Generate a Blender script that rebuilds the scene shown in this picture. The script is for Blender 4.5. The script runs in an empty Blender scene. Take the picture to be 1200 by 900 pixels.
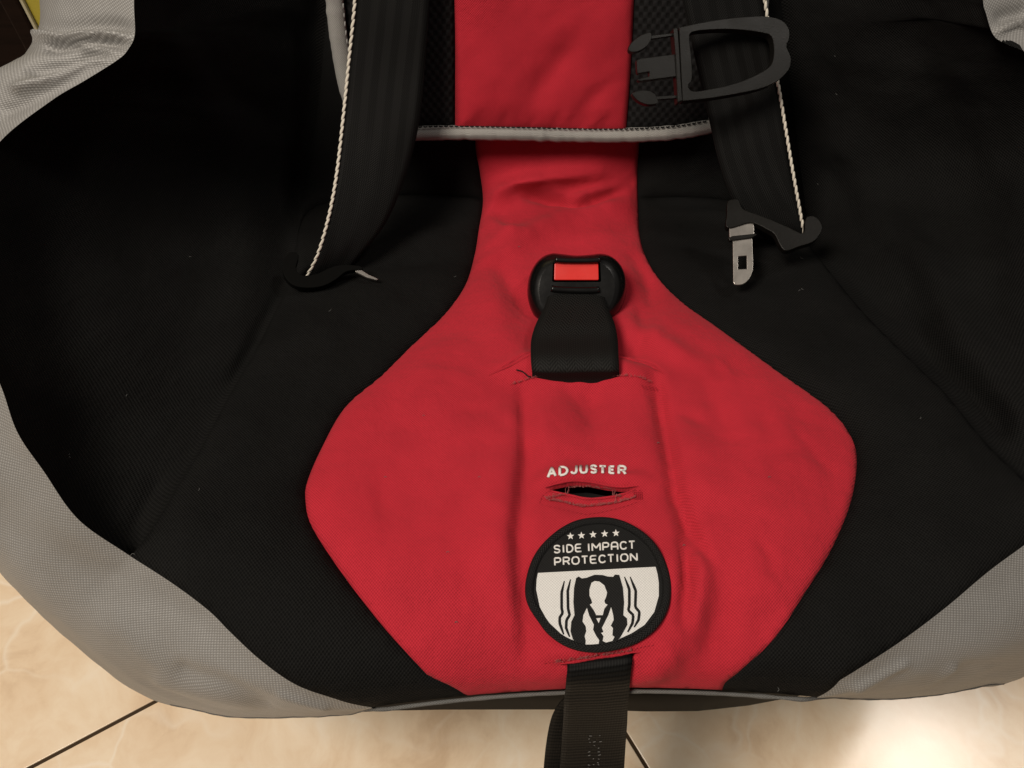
import bpy, math, random
import numpy as np
from mathutils import Vector, noise
from mathutils.bvhtree import BVHTree
from mathutils.geometry import delaunay_2d_cdt

random.seed(7)
SC = bpy.context.scene
COL = SC.collection

# ------------------------------------------------------------------ camera
PITCH = math.radians(57.0)
CAM = np.array([-0.029, 0.0, 0.60])
FPX = 600.0 / math.tan(math.radians(30.0))
cd = bpy.data.cameras.new("camera")
cam = bpy.data.objects.new("camera", cd)
COL.objects.link(cam)
cam.location = CAM
cam.rotation_euler = (math.pi / 2 - PITCH, 0, 0)
cd.sensor_fit = 'HORIZONTAL'
cd.sensor_width = 36.0
cd.angle = math.radians(60.0)
cd.clip_start = 0.01
cd.clip_end = 50
SC.camera = cam

# ------------------------------------------------------------------ world, lamps, exposure
W = bpy.data.worlds.new("World")
SC.world = W
W.use_nodes = True
W.node_tree.nodes["Background"].inputs[0].default_value = (1.0, 0.92, 0.83, 1)
W.node_tree.nodes["Background"].inputs[1].default_value = 0.125


def lamp(name, loc, aim, size, power, color):
    d = bpy.data.lights.new(name, 'AREA')
    d.shape = 'DISK'
    d.size = size
    d.energy = power
    d.color = color
    o = bpy.data.objects.new(name, d)
    COL.objects.link(o)
    o.location = loc
    o.rotation_euler = (Vector(aim) - Vector(loc)).to_track_quat('-Z', 'Y').to_euler()
    return o


lamp("ceiling_lamp", (-0.95, -0.32, 2.15), (0, 0.2, 0.2), 0.80, 47, (1.0, 0.895, 0.77))
lamp("ceiling_lamp", (1.24, 0.52, 2.4), (0, 0.2, 0.2), 0.34, 10.5, (1.0, 0.93, 0.85))

SC.view_settings.view_transform = 'Standard'
SC.view_settings.look = 'None'
SC.view_settings.exposure = 0.0
SC.view_settings.gamma = 1.0
SC.view_settings.use_curve_mapping = False

# ------------------------------------------------------------------ survey helpers (1200 x 900 photograph pixels -> points in the place)
FWD = np.array([0, math.cos(PITCH), -math.sin(PITCH)])
UPV = np.array([0, math.sin(PITCH), math.cos(PITCH)])


def ray(px, py):
    return np.array([(px - 600.0) / FPX, 0, 0]) + UPV * ((450.0 - py) / FPX) + FWD


def at_depth(px, py, t):
    return CAM + ray(px, py) * t


def at_z(px, py, z):
    d = ray(px, py)
    return CAM + d * ((z - CAM[2]) / d[2])


def spline(pts, n, closed=False):
    """Catmull-Rom through pts, n samples spread evenly by length."""
    P = np.array(pts, float)
    if closed:
        P = np.vstack([P[-1], P, P[0], P[1]])
    else:
        P = np.vstack([2 * P[0] - P[1], P, 2 * P[-1] - P[-2]])
    out = []
    K = 12
    for i in range(1, len(P) - 2):
        p0, p1, p2, p3 = P[i - 1], P[i], P[i + 1], P[i + 2]
        for k in range(K):
            t = k / K
            out.append(0.5 * (2 * p1 + (p2 - p0) * t + (2 * p0 - 5 * p1 + 4 * p2 - p3) * t * t + (3 * p1 - p0 - 3 * p2 + p3) * t ** 3))
    out.append(P[-2])
    out = np.array(out)
    return resample(out, n, closed)


def resample(P, n, closed=False):
    P = np.asarray(P, float)
    L = np.concatenate([[0], np.cumsum(np.linalg.norm(np.diff(P, axis=0), axis=1))])
    q = np.linspace(0, L[-1], n + 1)[:-1] if closed else np.linspace(0, L[-1], n)
    return np.stack([np.interp(q, L, P[:, k]) for k in range(P.shape[1])], 1)


# ------------------------------------------------------------------ the seat's foam surface S(x, s): a side profile swept across
PROFILE = spline([(.1015, .212), (.0955, .224), (.0900, .238), (.0885, .250), (.0930, .2610), (.106, .2665), (.131, .2665), (.16, .2620),
                  (.20, .2540), (.25, .2430), (.30, .2310), (.335, .2230), (.362, .2185), (.380, .2230), (.392, .2370),
                  (.404, .2620), (.419, .2950), (.440, .3400), (.470, .4000), (.50, .46)], 500)
PL = np.concatenate([[0], np.cumsum(np.linalg.norm(np.diff(PROFILE, axis=0), axis=1))])
PT = np.gradient(PROFILE, PL, axis=0)
PT /= np.linalg.norm(PT, axis=1)[:, None]
PN = np.stack([-PT[:, 1], PT[:, 0]], 1)
for _ in range(30):
    PN[1:-1] = (PN[:-2] + PN[1:-1] * 2 + PN[2:]) / 4
PN /= np.linalg.norm(PN, axis=1)[:, None]
KDISH = 0.5


def surf(x, s, off=0.0):
    x = np.asarray(x, float); s = np.asarray(s, float)
    y = np.interp(s, PL, PROFILE[:, 0]); z = np.interp(s, PL, PROFILE[:, 1])
    ny = np.interp(s, PL, PN[:, 0]); nz = np.interp(s, PL, PN[:, 1])
    h = KDISH * x * x + off
    dx = np.clip(x - .05, -.17, .10)
    bow = np.where(dx < 0, .30, .10) * dx * dx * np.clip(1 - (s - .03) / .09, 0, 1) ** 1.5 * np.clip(s / .03, 0, 1)
    return np.stack([x, y + ny * h - bow, z + nz * h], -1)


def surf_n(x, s):
    e = 0.0008
    a = surf(x + e, s) - surf(x - e, s)
    b = surf(x, s + e) - surf(x, s - e)
    n = np.cross(a, b)
    return n / np.linalg.norm(n, axis=-1)[..., None]


class Sheet:
    """An offset copy of S for taking sights: pixel -> (x, s)."""
    def __init__(self, off):
        xs = np.linspace(-.30, .30, 151); ss = np.linspace(0, PL[-1], 260)
        self.X, self.Sg = np.meshgrid(xs, ss, indexing='ij')
        V = surf(self.X, self.Sg, off).reshape(-1, 3)
        self.uv = np.stack([self.X.ravel(), self.Sg.ravel()], 1)
        n = len(ss)
        i, j = np.meshgrid(np.arange(150), np.arange(259), indexing='ij')
        a = (i * n + j).ravel()
        self.T = np.concatenate([np.stack([a, a + n, a + n + 1], 1), np.stack([a, a + n + 1, a + 1], 1)])
        self.V = V
        self.bvh = BVHTree.FromPolygons([Vector(v) for v in V], [tuple(t) for t in self.T.tolist()])

    def hit(self, px, py):
        d = ray(px, py)
        loc, nrm, idx, dist = self.bvh.ray_cast(Vector(CAM), Vector(d))
        if loc is None:
            raise ValueError("no hit %s %s" % (px, py))
        t = self.T[idx]
        A, B, C = self.V[t]
        p = np.array(loc)
        v0, v1, v2 = B - A, C - A, p - A
        d00, d01, d11, d20, d21 = v0 @ v0, v0 @ v1, v1 @ v1, v2 @ v0, v2 @ v1
        den = d00 * d11 - d01 * d01
        v = (d11 * d20 - d01 * d21) / den
        w = (d00 * d21 - d01 * d20) / den
        return (1 - v - w) * self.uv[t[0]] + v * self.uv[t[1]] + w * self.uv[t[2]]

    def many(self, pts):
        return np.array([self.hit(*p) for p in pts])


S0 = Sheet(0.0)
PAD_OFF = 0.024
SP = Sheet(PAD_OFF)


def S3(px, py, off=0.0):
    q = S0.hit(px, py)
    return surf(q[0], q[1], off)


# ------------------------------------------------------------------ node materials
class NT:
    def __init__(self, name):
        self.m = bpy.data.materials.new(name)
        self.m.use_nodes = True
        self.t = self.m.node_tree
        self.b = self.t.nodes["Principled BSDF"]

    def n(self, kind, **kw):
        o = self.t.nodes.new(kind)
        for k, v in kw.items():
            setattr(o, k, v)
        return o

    def link(self, a, b):
        self.t.links.new(a, b)

    def val(self, x, sock):
        if hasattr(x, 'links') or hasattr(x, 'is_linked'):
            self.link(x, sock)
        else:
            sock.default_value = x

    def math(self, op, a, b=0.0, c=0.0):
        o = self.n('ShaderNodeMath', operation=op)
        self.val(a, o.inputs[0]); self.val(b, o.inputs[1])
        if len(o.inputs) > 2:
            self.val(c, o.inputs[2])
        return o.outputs[0]

    def uv(self):
        o = self.n('ShaderNodeUVMap', uv_map="UVMap")
        s = self.n('ShaderNodeSeparateXYZ')
        self.link(o.outputs[0], s.inputs[0])
        return o.outputs[0], s.outputs[0], s.outputs[1]

    def obj(self):
        return self.n('ShaderNodeTexCoord').outputs['Object']

    def noise(self, vec, scale, detail=3, rough=.55):
        o = self.n('ShaderNodeTexNoise')
        if vec is not None:
            self.link(vec, o.inputs['Vector'])
        o.inputs['Scale'].default_value = scale
        o.inputs['Detail'].default_value = detail
        o.inputs['Roughness'].default_value = rough
        return o.outputs[0]

    def ramp(self, fac, stops):
        o = self.n('ShaderNodeValToRGB')
        e = o.color_ramp.elements
        while len(e) < len(stops):
            e.new(.5)
        for i, (p, c) in enumerate(stops):
            e[i].position = p
            e[i].color = tuple(c) + (1,)
        self.link(fac, o.inputs[0])
        return o.outputs[0]

    def mix(self, fac, a, b, mode='MIX'):
        o = self.n('ShaderNodeMix', data_type='RGBA', blend_type=mode)
        self.val(fac, o.inputs[0])
        for x, sk in ((a, o.inputs[6]), (b, o.inputs[7])):
            if isinstance(x, tuple):
                sk.default_value = x + (1,) if len(x) == 3 else x
            else:
                self.link(x, sk)
        return o.outputs[2]

    def bump(self, h, strength, dist, prev=None):
        o = self.n('ShaderNodeBump')
        o.inputs['Strength'].default_value = strength
        o.inputs['Distance'].default_value = dist
        self.link(h, o.inputs['Height'])
        if prev is not None:
            self.link(prev, o.inputs['Normal'])
        return o.outputs[0]

    def set(self, **kw):
        for k, v in kw.items():
            sk = self.b.inputs[k.replace('_', ' ')]
            if isinstance(v, tuple) and len(v) == 3 and sk.type == 'RGBA':
                v = v + (1,)
            self.val(v, sk)
        return self.m


def weave_material(name, dark, light, period, bump, rough, sheen=0.0, sheen_tint=(1, 1, 1), blotch=.25, angle=0.0, spec=.22, crumple=0.0):
    N = NT(name)
    vec, u, v = N.uv()
    if angle:
        c, s = math.cos(angle), math.sin(angle)
        u2 = N.math('ADD', N.math('MULTIPLY', u, c), N.math('MULTIPLY', v, -s))
        v = N.math('ADD', N.math('MULTIPLY', u, s), N.math('MULTIPLY', v, c))
        u = u2
    k = 2 * math.pi / period
    a = N.math('SINE', N.math('MULTIPLY', u, k))
    b = N.math('SINE', N.math('MULTIPLY', v, k))
    h = N.math('MULTIPLY_ADD', N.math('MULTIPLY', a, b), .5, .5)
    fine = N.noise(vec, 900, 2)
    h2 = N.math('MULTIPLY_ADD', fine, .5, h)
    f = N.math('MULTIPLY', h2, .72)
    col = N.ramp(f, [(.15, dark), (.95, light)])
    bl = N.noise(vec, 26, 4, .6)
    blr = N.ramp(bl, [(.25, (1 - blotch,) * 3), (.75, (1 + blotch * .5,) * 3)])
    col = N.mix(1.0, col, blr, 'MULTIPLY')
    nrm = N.bump(h2, bump, .0004)
    if crumple:
        nrm = N.bump(N.noise(vec, 75, 4, .6), crumple, .004, nrm)
        nrm = N.bump(N.noise(vec, 240, 3, .6), crumple * .7, .0012, nrm)
    N.set(Base_Color=col, Roughness=rough, Normal=nrm, Sheen_Weight=sheen, Sheen_Roughness=.5, Sheen_Tint=sheen_tint, Specular_IOR_Level=spec)
    return N.m


M_BLACK = weave_material("black_woven_cover", (.0014, .0014, .0014), (.0100, .0099, .0095), .0014, .8, .8, .0, blotch=.35, spec=.10, crumple=.25)
M_RED = weave_material("red_cotton_twill", (.33, .0130, .0235), (.53, .0255, .0435), .0012, .55, .88, .06, (1, .5, .5), blotch=.16, spec=.15, crumple=.30)
M_BINDING = weave_material("silver_ribbed_binding", (.20, .195, .185), (.40, .39, .37), .0011, .6, .42, .05, blotch=.25)


M_HEM = weave_material("grey_hem_binding", (.07, .069, .066), (.17, .168, .16), .0011, .5, .55, blotch=.35)


def silver_material():
    N = NT("silver_dotted_cover")
    vec, u, v = N.uv()
    k = 2 * math.pi / .0018
    a = N.math('SINE', N.math('MULTIPLY', u, k)); b = N.math('SINE', N.math('MULTIPLY', v, k))
    h = N.math('MULTIPLY_ADD', N.math('MULTIPLY', a, b), .5, .5)
    fine = N.noise(vec, 700, 2)
    hh = N.math('MULTIPLY_ADD', fine, .25, h)
    col = N.ramp(hh, [(.30, (.185, .181, .175)), (.80, (.220, .217, .212)), (1.10, (.33, .327, .320))])
    bl = N.noise(vec, 18, 4, .6)
    col = N.mix(1.0, col, N.ramp(bl, [(.25, (.86, .85, .83)), (.75, (1.06, 1.06, 1.06))]), 'MULTIPLY')
    N.set(Base_Color=col, Roughness=.52, Normal=N.bump(N.noise(vec, 60, 4, .6), .12, .004, N.bump(hh, .35, .0005)), Specular_IOR_Level=.5, Metallic=.06)
    return N.m


M_SILVER = silver_material()


def mesh_fabric_material():
    N = NT("black_spacer_mesh")
    vec, u, v = N.uv()
    k = 2 * math.pi / .0045
    a = N.math('SINE', N.math('MULTIPLY', u, k)); b = N.math('SINE', N.math('MULTIPLY', v, k * .8))
    h = N.math('MULTIPLY_ADD', N.math('MULTIPLY', a, b), .5, .5)
    col = N.ramp(h, [(.35, (.003, .003, .003)), (.6, (.010, .010, .0105))])
    N.set(Base_Color=col, Roughness=.8, Normal=N.bump(h, .45, .0010), Specular_IOR_Level=.15)
    return N.m


M_MESH = mesh_fabric_material()


def webbing_material(name, dark, light, chevron=True, ribs=.0016, rough=.62):
    N = NT(name)
    vec, u, v = N.uv()
    if chevron:
        z = N.math('PINGPONG', u, .0040)
        w = N.math('ADD', v, N.math('MULTIPLY', z, 1.1))
    else:
        w = N.math('ADD', v, 0.0)
    st = N.math('MULTIPLY_ADD', N.math('SINE', N.math('MULTIPLY', w, 2 * math.pi / ribs)), .5, .5)
    ya = N.math('MULTIPLY_ADD', N.math('SINE', N.math('MULTIPLY', u, 2 * math.pi / .0011)), .22, .22)
    h = N.math('ADD', st, ya)
    h = N.math('MULTIPLY_ADD', N.noise(vec, 800, 2), .4, h)
    col = N.ramp(N.math('MULTIPLY', h, .6), [(.2, dark), (.95, light)])
    N.set(Base_Color=col, Roughness=rough, Normal=N.bump(h, .35, .0004), Specular_IOR_Level=.12)
    return N.m


M_WEB = webbing_material("black_harness_webbing", (.0015, .0015, .0015), (.0072, .0072, .0068), ribs=.0012)
M_WEB_LIGHT = webbing_material("black_chevron_webbing", (.0011, .0011, .0011), (.0060, .0059, .0056), ribs=.0013)
M_WEB_CROTCH = webbing_material("black_twill_webbing", (.0010, .0010, .0010), (.0150, .0148, .0138), ribs=.0017)
M_WEB_RIB = webbing_material("black_ribbed_webbing", (.0012, .0012, .0012), (.0055, .0055, .0052), chevron=False, ribs=.0024)


def simple(name, col, rough, spec=.5, metal=0.0, nscale=0, nstr=.1, ndist=.0005, coat=0, vary=0.0):
    N = NT(name)
    N.set(Base_Color=col, Roughness=rough, Specular_IOR_Level=spec, Metallic=metal, Coat_Weight=coat)
    if vary:
        c = N.ramp(N.noise(N.obj(), 60, 4), [(.3, tuple(x * (1 - vary) for x in col)), (.7, tuple(x * (1 + vary) for x in col))])
        N.set(Base_Color=c)
        r = N.math('MULTIPLY_ADD', N.noise(N.obj(), 90, 4), .25, rough - .12)
        N.set(Roughness=r)
    if nscale:
        N.set(Normal=N.bump(N.noise(N.obj(), nscale, 3), nstr, ndist))
    return N.m


M_PLASTIC = simple("satin_black_plastic", (.0032, .0032, .0032), .24, .42, nscale=600, nstr=.08, ndist=.0003, vary=.2)
M_CLIP = simple("matte_black_plastic", (.0062, .0058, .0050), .38, .20, nscale=1400, nstr=.15, ndist=.0003, vary=.15)
M_SHELL = simple("black_shell_plastic", (.004, .004, .0038), .6, .02, nscale=900, nstr=.2, ndist=.0004)
M_BUTTON = simple("red_button_plastic", (.62, .014, .010), .38, .5, nscale=300, nstr=.05, ndist=.0003, vary=.06)
M_STEEL = simple("worn_steel", (.33, .31, .285), .36, .5, .9, nscale=260, nstr=.12, ndist=.0004, vary=.15)
M_CORD = simple("cream_stitch_cord", (.62, .58, .50), .75, .3, nscale=1500, nstr=.4, ndist=.0003)
M_WHITE_THREAD = simple("white_embroidery_thread", (.68, .665, .645), .65, .3, nscale=2500, nstr=.5, ndist=.0003)
M_BADGE_WHITE = weave_material("white_badge_cloth", (.52, .515, .505), (.72, .715, .70), .0011, .4, .7, blotch=.05)
M_BADGE_BLACK = weave_material("black_badge_cloth", (.0025, .0025, .0025), (.0115, .0115, .0115), .0011, .6, .7, blotch=.1)
M_BADGE_EDGE = weave_material("black_overlock_thread", (.0018, .0018, .0018), (.010, .010, .010), .0013, .9, .6, blotch=.1)
M_RED_THREAD = simple("dark_red_thread", (.30, .013, .024), .8, .2)
M_PALE_THREAD = simple("frayed_pale_thread", (.34, .10, .10), .85, .2)
M_DARK_THREAD = simple("black_thread", (.006, .006, .006), .8, .2)
M_GREY_THREAD = simple("grey_stitch_thread", (.30, .30, .29), .7, .3)
M_LINT = simple("lint_fibre", (.13, .13, .125), .9, .1)
M_PRINT = simple("worn_white_print", (.16, .16, .155), .8, .2)


# ------------------------------------------------------------------ mesh helpers
def mesh_obj(name, V, F, mat, parent=None, uv=None, smooth=True, kind=None):
    me = bpy.data.meshes.new(name)
    V = np.asarray(V, float)
    me.from_pydata(V.tolist(), [], [tuple(int(i) for i in f) for f in F])
    me.update()
    if uv is None:
        uv = V[:, :2]
    ul = me.uv_layers.new(name="UVMap")
    li = np.empty(len(me.loops), int)
    me.loops.foreach_get("vertex_index", li)
    ul.data.foreach_set("uv", np.asarray(uv, float)[li].ravel())
    me.materials.append(mat)
    if smooth:
        me.polygons.foreach_set("use_smooth", [True] * len(me.polygons))
    o = bpy.data.objects.new(name, me)
    COL.objects.link(o)
    if parent is not None:
        o.parent = parent
        o.matrix_parent_inverse = parent.matrix_world.inverted()
    if kind:
        o["kind"] = kind
    return o


def empty(name, loc, label, cat, group=None):
    o = bpy.data.objects.new(name, None)
    COL.objects.link(o)
    o.location = loc
    o.empty_display_size = .02
    o["label"] = label
    o["category"] = cat
    if group:
        o["group"] = group
    bpy.context.view_layer.update()
    return o


def inside(poly, P):
    x, y = P[:, 0], P[:, 1]
    r = np.zeros(len(P), bool)
    n = len(poly)
    j = n - 1
    for i in range(n):
        xi, yi = poly[i]; xj, yj = poly[j]
        c = ((yi > y) != (yj > y)) & (x < (xj - xi) * (y - yi) / (yj - yi + 1e-15) + xi)
        r ^= c
        j = i
    return r


def poly_dist(poly, P, closed=True):
    A = np.asarray(poly, float)
    B = np.roll(A, -1, 0) if closed else A[1:]
    if not closed:
        A = A[:-1]
    best = np.full(len(P), 1e9)
    for a, b in zip(A, B):
        d = b - a
        t = np.clip(((P - a) @ d) / (d @ d + 1e-18), 0, 1)
        q = a + t[:, None] * d
        best = np.minimum(best, np.hypot(P[:, 0] - q[:, 0], P[:, 1] - q[:, 1]))
    return best


def fill(poly, holes=(), step=.002):
    """Triangulate a polygon with holes on a jittered grid. Returns points and triangles (counter-clockwise)."""
    poly = np.asarray(poly, float)
    lo, hi = poly.min(0), poly.max(0)
    gx = np.arange(lo[0] + step / 2, hi[0], step); gy = np.arange(lo[1] + step / 2, hi[1], step)
    G = np.stack(np.meshgrid(gx, gy, indexing='ij'), -1).reshape(-1, 2) if len(gx) and len(gy) else np.zeros((0, 2))
    rng = np.random.default_rng(3)
    G = G + rng.uniform(-.15, .15, G.shape) * step
    if len(G):
        G = G[inside(poly, G)]
    for h in holes:
        if len(G):
            G = G[~inside(h, G)]
    if len(G):
        d = poly_dist(poly, G)
        for h in holes:
            d = np.minimum(d, poly_dist(h, G))
        G = G[d > step * .45]
    V = [poly] + [np.asarray(h, float) for h in holes]
    E = []
    k = 0
    for p in V:
        n = len(p)
        E += [(k + i, k + (i + 1) % n) for i in range(n)]
        k += n
    P = np.vstack(V + [G])
    out = delaunay_2d_cdt([Vector(p) for p in P], E, [], 0, 1e-9)
    P2 = np.array([tuple(v) for v in out[0]])
    T = np.array([f for f in out[2]])
    c = P2[T].mean(1)
    ok = inside(poly, c)
    for h in holes:
        ok &= ~inside(h, c)
    T = T[ok]
    a = P2[T[:, 1]] - P2[T[:, 0]]; b = P2[T[:, 2]] - P2[T[:, 0]]
    fl = (a[:, 0] * b[:, 1] - a[:, 1] * b[:, 0]) < 0
    T[fl] = T[fl][:, ::-1]
    return P2, T


def boundary_edges(T):
    from collections import Counter
    c = Counter()
    for t in T.tolist():
        for i in range(3):
            c[(t[i], t[(i + 1) % 3])] += 1
    return [e for e in c if (e[1], e[0]) not in c]


def seg_fold(P, a, b, width, height, skew=0.0):
    """A soft ridge (or valley) along segment a-b, fading at the ends."""
    d = b - a
    L = np.linalg.norm(d)
    d = d / L
    t = (P - a) @ d / L
    q = (P - a) @ np.array([-d[1], d[0]])
    end = np.exp(-np.square(np.clip(np.maximum(-t, t - 1), 0, None) * L / (width * 1.4))) * (0.55 + .45 * np.sin(np.pi * np.clip(t, 0, 1)))
    w = width * np.where(q > 0, 1 + skew, 1 - skew)
    return height * np.exp(-np.square(q / w)) * end


def folds_fn(sheet, folds, gain=1.0):
    """folds: list of (polyline in pixels, width m, height m[, skew])."""
    items = []
    for f in folds:
        q = sheet.many(f[0])
        sk = f[3] if len(f) > 3 else 0.0
        items += [(q[i], q[i + 1], f[1] * (.82 if f[2] < 0 else 1), f[2], sk) for i in range(len(q) - 1)]

    def fn(P):
        h = np.zeros(len(P))
        for a, b, w, ht, sk in items:
            h = h + seg_fold(P, a, b, w, ht * gain, sk)
        return h
    return fn


def nz(P, scale, amp, seed=0.0, octaves=3):
    return np.array([noise.fractal(Vector((p[0] * scale + seed, p[1] * scale - seed, seed)), 1.0, 2.0, octaves) for p in P]) * amp


def patch(name, poly, mat, parent, off=0.0, puff=.004, puff_w=.02, holes=(), step=.0022, extra=None, skirt=.005, rough_amp=.0006, seed=0.0, calm=None):
    """A sewn panel lying on S: padded towards its middle, tucked in at its seams, with a turned-in edge."""
    P, T = fill(poly, holes, step)
    d = poly_dist(poly, P)
    k = np.clip(d / puff_w, 0, 1)
    h = puff * np.sqrt(1 - (1 - k) ** 2)
    h = h * np.clip((P[:, 1] - S_HEM) / .05, .12, 1)
    if extra is not None:
        h = h + extra(P) * np.clip(d / .006, 0, 1)
    h = h + nz(P, 13, rough_amp * 3.2, seed + 9, 2) * np.clip(d / .02, 0, 1)
    h = h + nz(P, 30, rough_amp, seed) * np.clip(d / .01, 0, 1)
    if holes:
        dh = np.min([poly_dist(q, P) for q in holes], axis=0)
    V = surf(P[:, 0], P[:, 1], off + h)
    F = T.tolist()
    uv = P
    if skirt:
        E = boundary_edges(T)
        ids = sorted({i for e in E for i in e})
        m = {i: len(V) + k for k, i in enumerate(ids)}
        lo = surf(P[ids, 0], P[ids, 1], off + h[ids] - skirt)
        V = np.vstack([V, lo])
        uv = np.vstack([P, P[ids] + .004])
        F += [(a, m[a], m[b], b) for a, b in E]
    LAST_PATCH[name] = (P, V[:len(P)])
    return mesh_obj(name, V, F, mat, parent, uv)


LAST_PATCH = {}


def loft(name, curves, n, m, mat, parent, puff=0.0, extra=None, seed=0.0, rough_amp=.0008, flip=False, close_v=None):
    """Surface through matched curves; puffed along its normal between first and last curve."""
    C = [resample(c, n) for c in curves]
    K = len(C)
    rows = []
    for j in range(m):
        t = j / (m - 1) * (K - 1)
        i = min(int(t), K - 2)
        f = t - i
        p0 = C[i - 1] if i > 0 else 2 * C[0] - C[1]
        p3 = C[i + 2] if i + 2 < K else 2 * C[-1] - C[-2]
        p1, p2 = C[i], C[i + 1]
        rows.append(.5 * (2 * p1 + (p2 - p0) * f + (2 * p0 - 5 * p1 + 4 * p2 - p3) * f * f + (3 * p1 - p0 - 3 * p2 + p3) * f ** 3))
    G = np.array(rows)  # m x n x 3
    du = np.gradient(G, axis=1); dv = np.gradient(G, axis=0)
    N = np.cross(du, dv)
    L = np.linalg.norm(N, axis=-1, keepdims=True)
    N = N / np.maximum(L, 1e-12)
    if flip:
        N = -N
    ul = np.concatenate([np.zeros((m, 1)), np.cumsum(np.linalg.norm(np.diff(G, axis=1), axis=2), 1)], 1)
    vl = np.concatenate([np.zeros((1, n)), np.cumsum(np.linalg.norm(np.diff(G, axis=0), axis=2), 0)], 0)
    UV = np.stack([np.broadcast_to(ul.mean(0), (m, n)), vl], -1)
    v = np.linspace(0, 1, m)[:, None]
    h = puff * np.sqrt(np.clip(1 - (2 * v - 1) ** 2, 0, 1)) * np.ones((1, n))
    edge = np.clip(vl / .008, 0, 1) * np.clip((vl[-1:] - vl) / .010, 0, 1)
    if rough_amp:
        h = h + nz(G.reshape(-1, 3)[:, [0, 1]] + G.reshape(-1, 3)[:, [2]], 22, rough_amp, seed).reshape(m, n) * edge
    if extra is not None:
        h = h + extra(G) * edge
    G = G + N * h[..., None]
    idx = np.arange(m * n).reshape(m, n)
    a, b, c, d = idx[:-1, :-1].ravel(), idx[:-1, 1:].ravel(), idx[1:, 1:].ravel(), idx[1:, :-1].ravel()
    F = np.stack([a, b, c, d], 1) if not flip else np.stack([a, d, c, b], 1)
    o = mesh_obj(name, G.reshape(-1, 3), F.tolist(), mat, parent, UV.reshape(-1, 2))
    return o, G


def frames(P):
    P = np.asarray(P, float)
    T = np.gradient(P, axis=0)
    T /= np.linalg.norm(T, axis=1)[:, None] + 1e-12
    up = np.array([0, 0, 1.0])
    N = np.empty_like(P)
    n0 = np.cross(T[0], up)
    if np.linalg.norm(n0) < .1:
        n0 = np.cross(T[0], np.array([1.0, 0, 0]))
    n0 /= np.linalg.norm(n0)
    for i in range(len(P)):
        n0 = n0 - T[i] * (n0 @ T[i])
        n0 /= np.linalg.norm(n0)
        N[i] = n0
    return T, N, np.cross(T, N)


def tube_data(P, r, sides=8, squash=1.0, nrm=None, base=0, cap=True):
    P = np.asarray(P, float)
    T, N, B = frames(P)
    if nrm is not None:
        B = np.asarray(nrm, float) - T * np.sum(np.asarray(nrm) * T, 1)[:, None]
        B /= np.linalg.norm(B, axis=1)[:, None] + 1e-12
        N = np.cross(B, T)
    r = np.broadcast_to(np.asarray(r, float), (len(P),))
    V, UV, F = [], [], []
    L = np.concatenate([[0], np.cumsum(np.linalg.norm(np.diff(P, axis=0), axis=1))])
    for i in range(len(P)):
        for k in range(sides):
            a = 2 * math.pi * k / sides
            V.append(P[i] + N[i] * math.cos(a) * r[i] + B[i] * math.sin(a) * r[i] * squash)
            UV.append((L[i], k / sides * r[i] * 6.28))
    for i in range(len(P) - 1):
        for k in range(sides):
            k2 = (k + 1) % sides
            F.append((base + i * sides + k, base + i * sides + k2, base + (i + 1) * sides + k2, base + (i + 1) * sides + k))
    if cap:
        F.append(tuple(base + k for k in range(sides))[::-1])
        F.append(tuple(base + (len(P) - 1) * sides + k for k in range(sides)))
    return V, F, UV


class Bag:
    """Collects tubes and polygons that belong to one part."""
    def __init__(self):
        self.V, self.F, self.UV = [], [], []

    def tube(self, P, r, sides=8, squash=1.0, nrm=None):
        v, f, u = tube_data(P, r, sides, squash, nrm, len(self.V))
        self.V += v; self.F += f; self.UV += u
        return self

    def raw(self, V, F, UV=None):
        b = len(self.V)
        self.V += list(V)
        self.F += [tuple(b + i for i in f) for f in F]
        self.UV += list(UV) if UV is not None else [(v[0], v[1]) for v in V]
        return self

    def build(self, name, mat, parent=None, smooth=True, kind=None):
        return mesh_obj(name, self.V, self.F, mat, parent, self.UV, smooth, kind)


def plate(name, poly3, nrm, thick, mat, parent, holes=(), bevel=.0006, smooth=False):
    """Solid plate: an outline (3-D, roughly planar) given thickness along -nrm, with optional holes and a softened edge."""
    poly3 = np.asarray(poly3, float)
    nrm = np.asarray(nrm, float) / np.linalg.norm(nrm)
    c = poly3.mean(0)
    ax = np.cross([0, 0, 1.0], nrm) if abs(nrm[2]) < .9 else np.array([1.0, 0, 0])
    ax = ax - nrm * (ax @ nrm)
    ax /= np.linalg.norm(ax)
    ay = np.cross(nrm, ax)
    to2 = lambda p: np.stack([(p - c) @ ax, (p - c) @ ay], 1)
    p2 = to2(poly3)
    h2 = [to2(np.asarray(h, float)) for h in holes]
    lift = (poly3 - c) @ nrm
    P, T = fill(p2, h2, 1.0)
    n = len(P)
    top = c + P[:, :1] * ax + P[:, 1:] * ay
    bot = top - nrm * thick
    E = boundary_edges(T)
    F = T.tolist() + [(t[2] + n, t[1] + n, t[0] + n) for t in T.tolist()] + [(a, a + n, b + n, b) for a, b in E]
    o = mesh_obj(name, np.vstack([top, bot]), F, mat, parent, np.vstack([P, P]), smooth=False)
    if bevel:
        md = o.modifiers.new("soft_edge", 'BEVEL')
        md.width = bevel
        md.segments = 3
        md.limit_method = 'ANGLE'
        md.angle_limit = math.radians(40)
        md.harden_normals = False
        o.data.polygons.foreach_set("use_smooth", [False] * len(o.data.polygons))
    return o


# ================================================================== FLOOR
floor = empty("floor", (0, 0, 0), "cream marbled ceramic tile floor with thin dark joints", "floor")
del floor["category"]
floor["kind"] = "structure"


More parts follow.
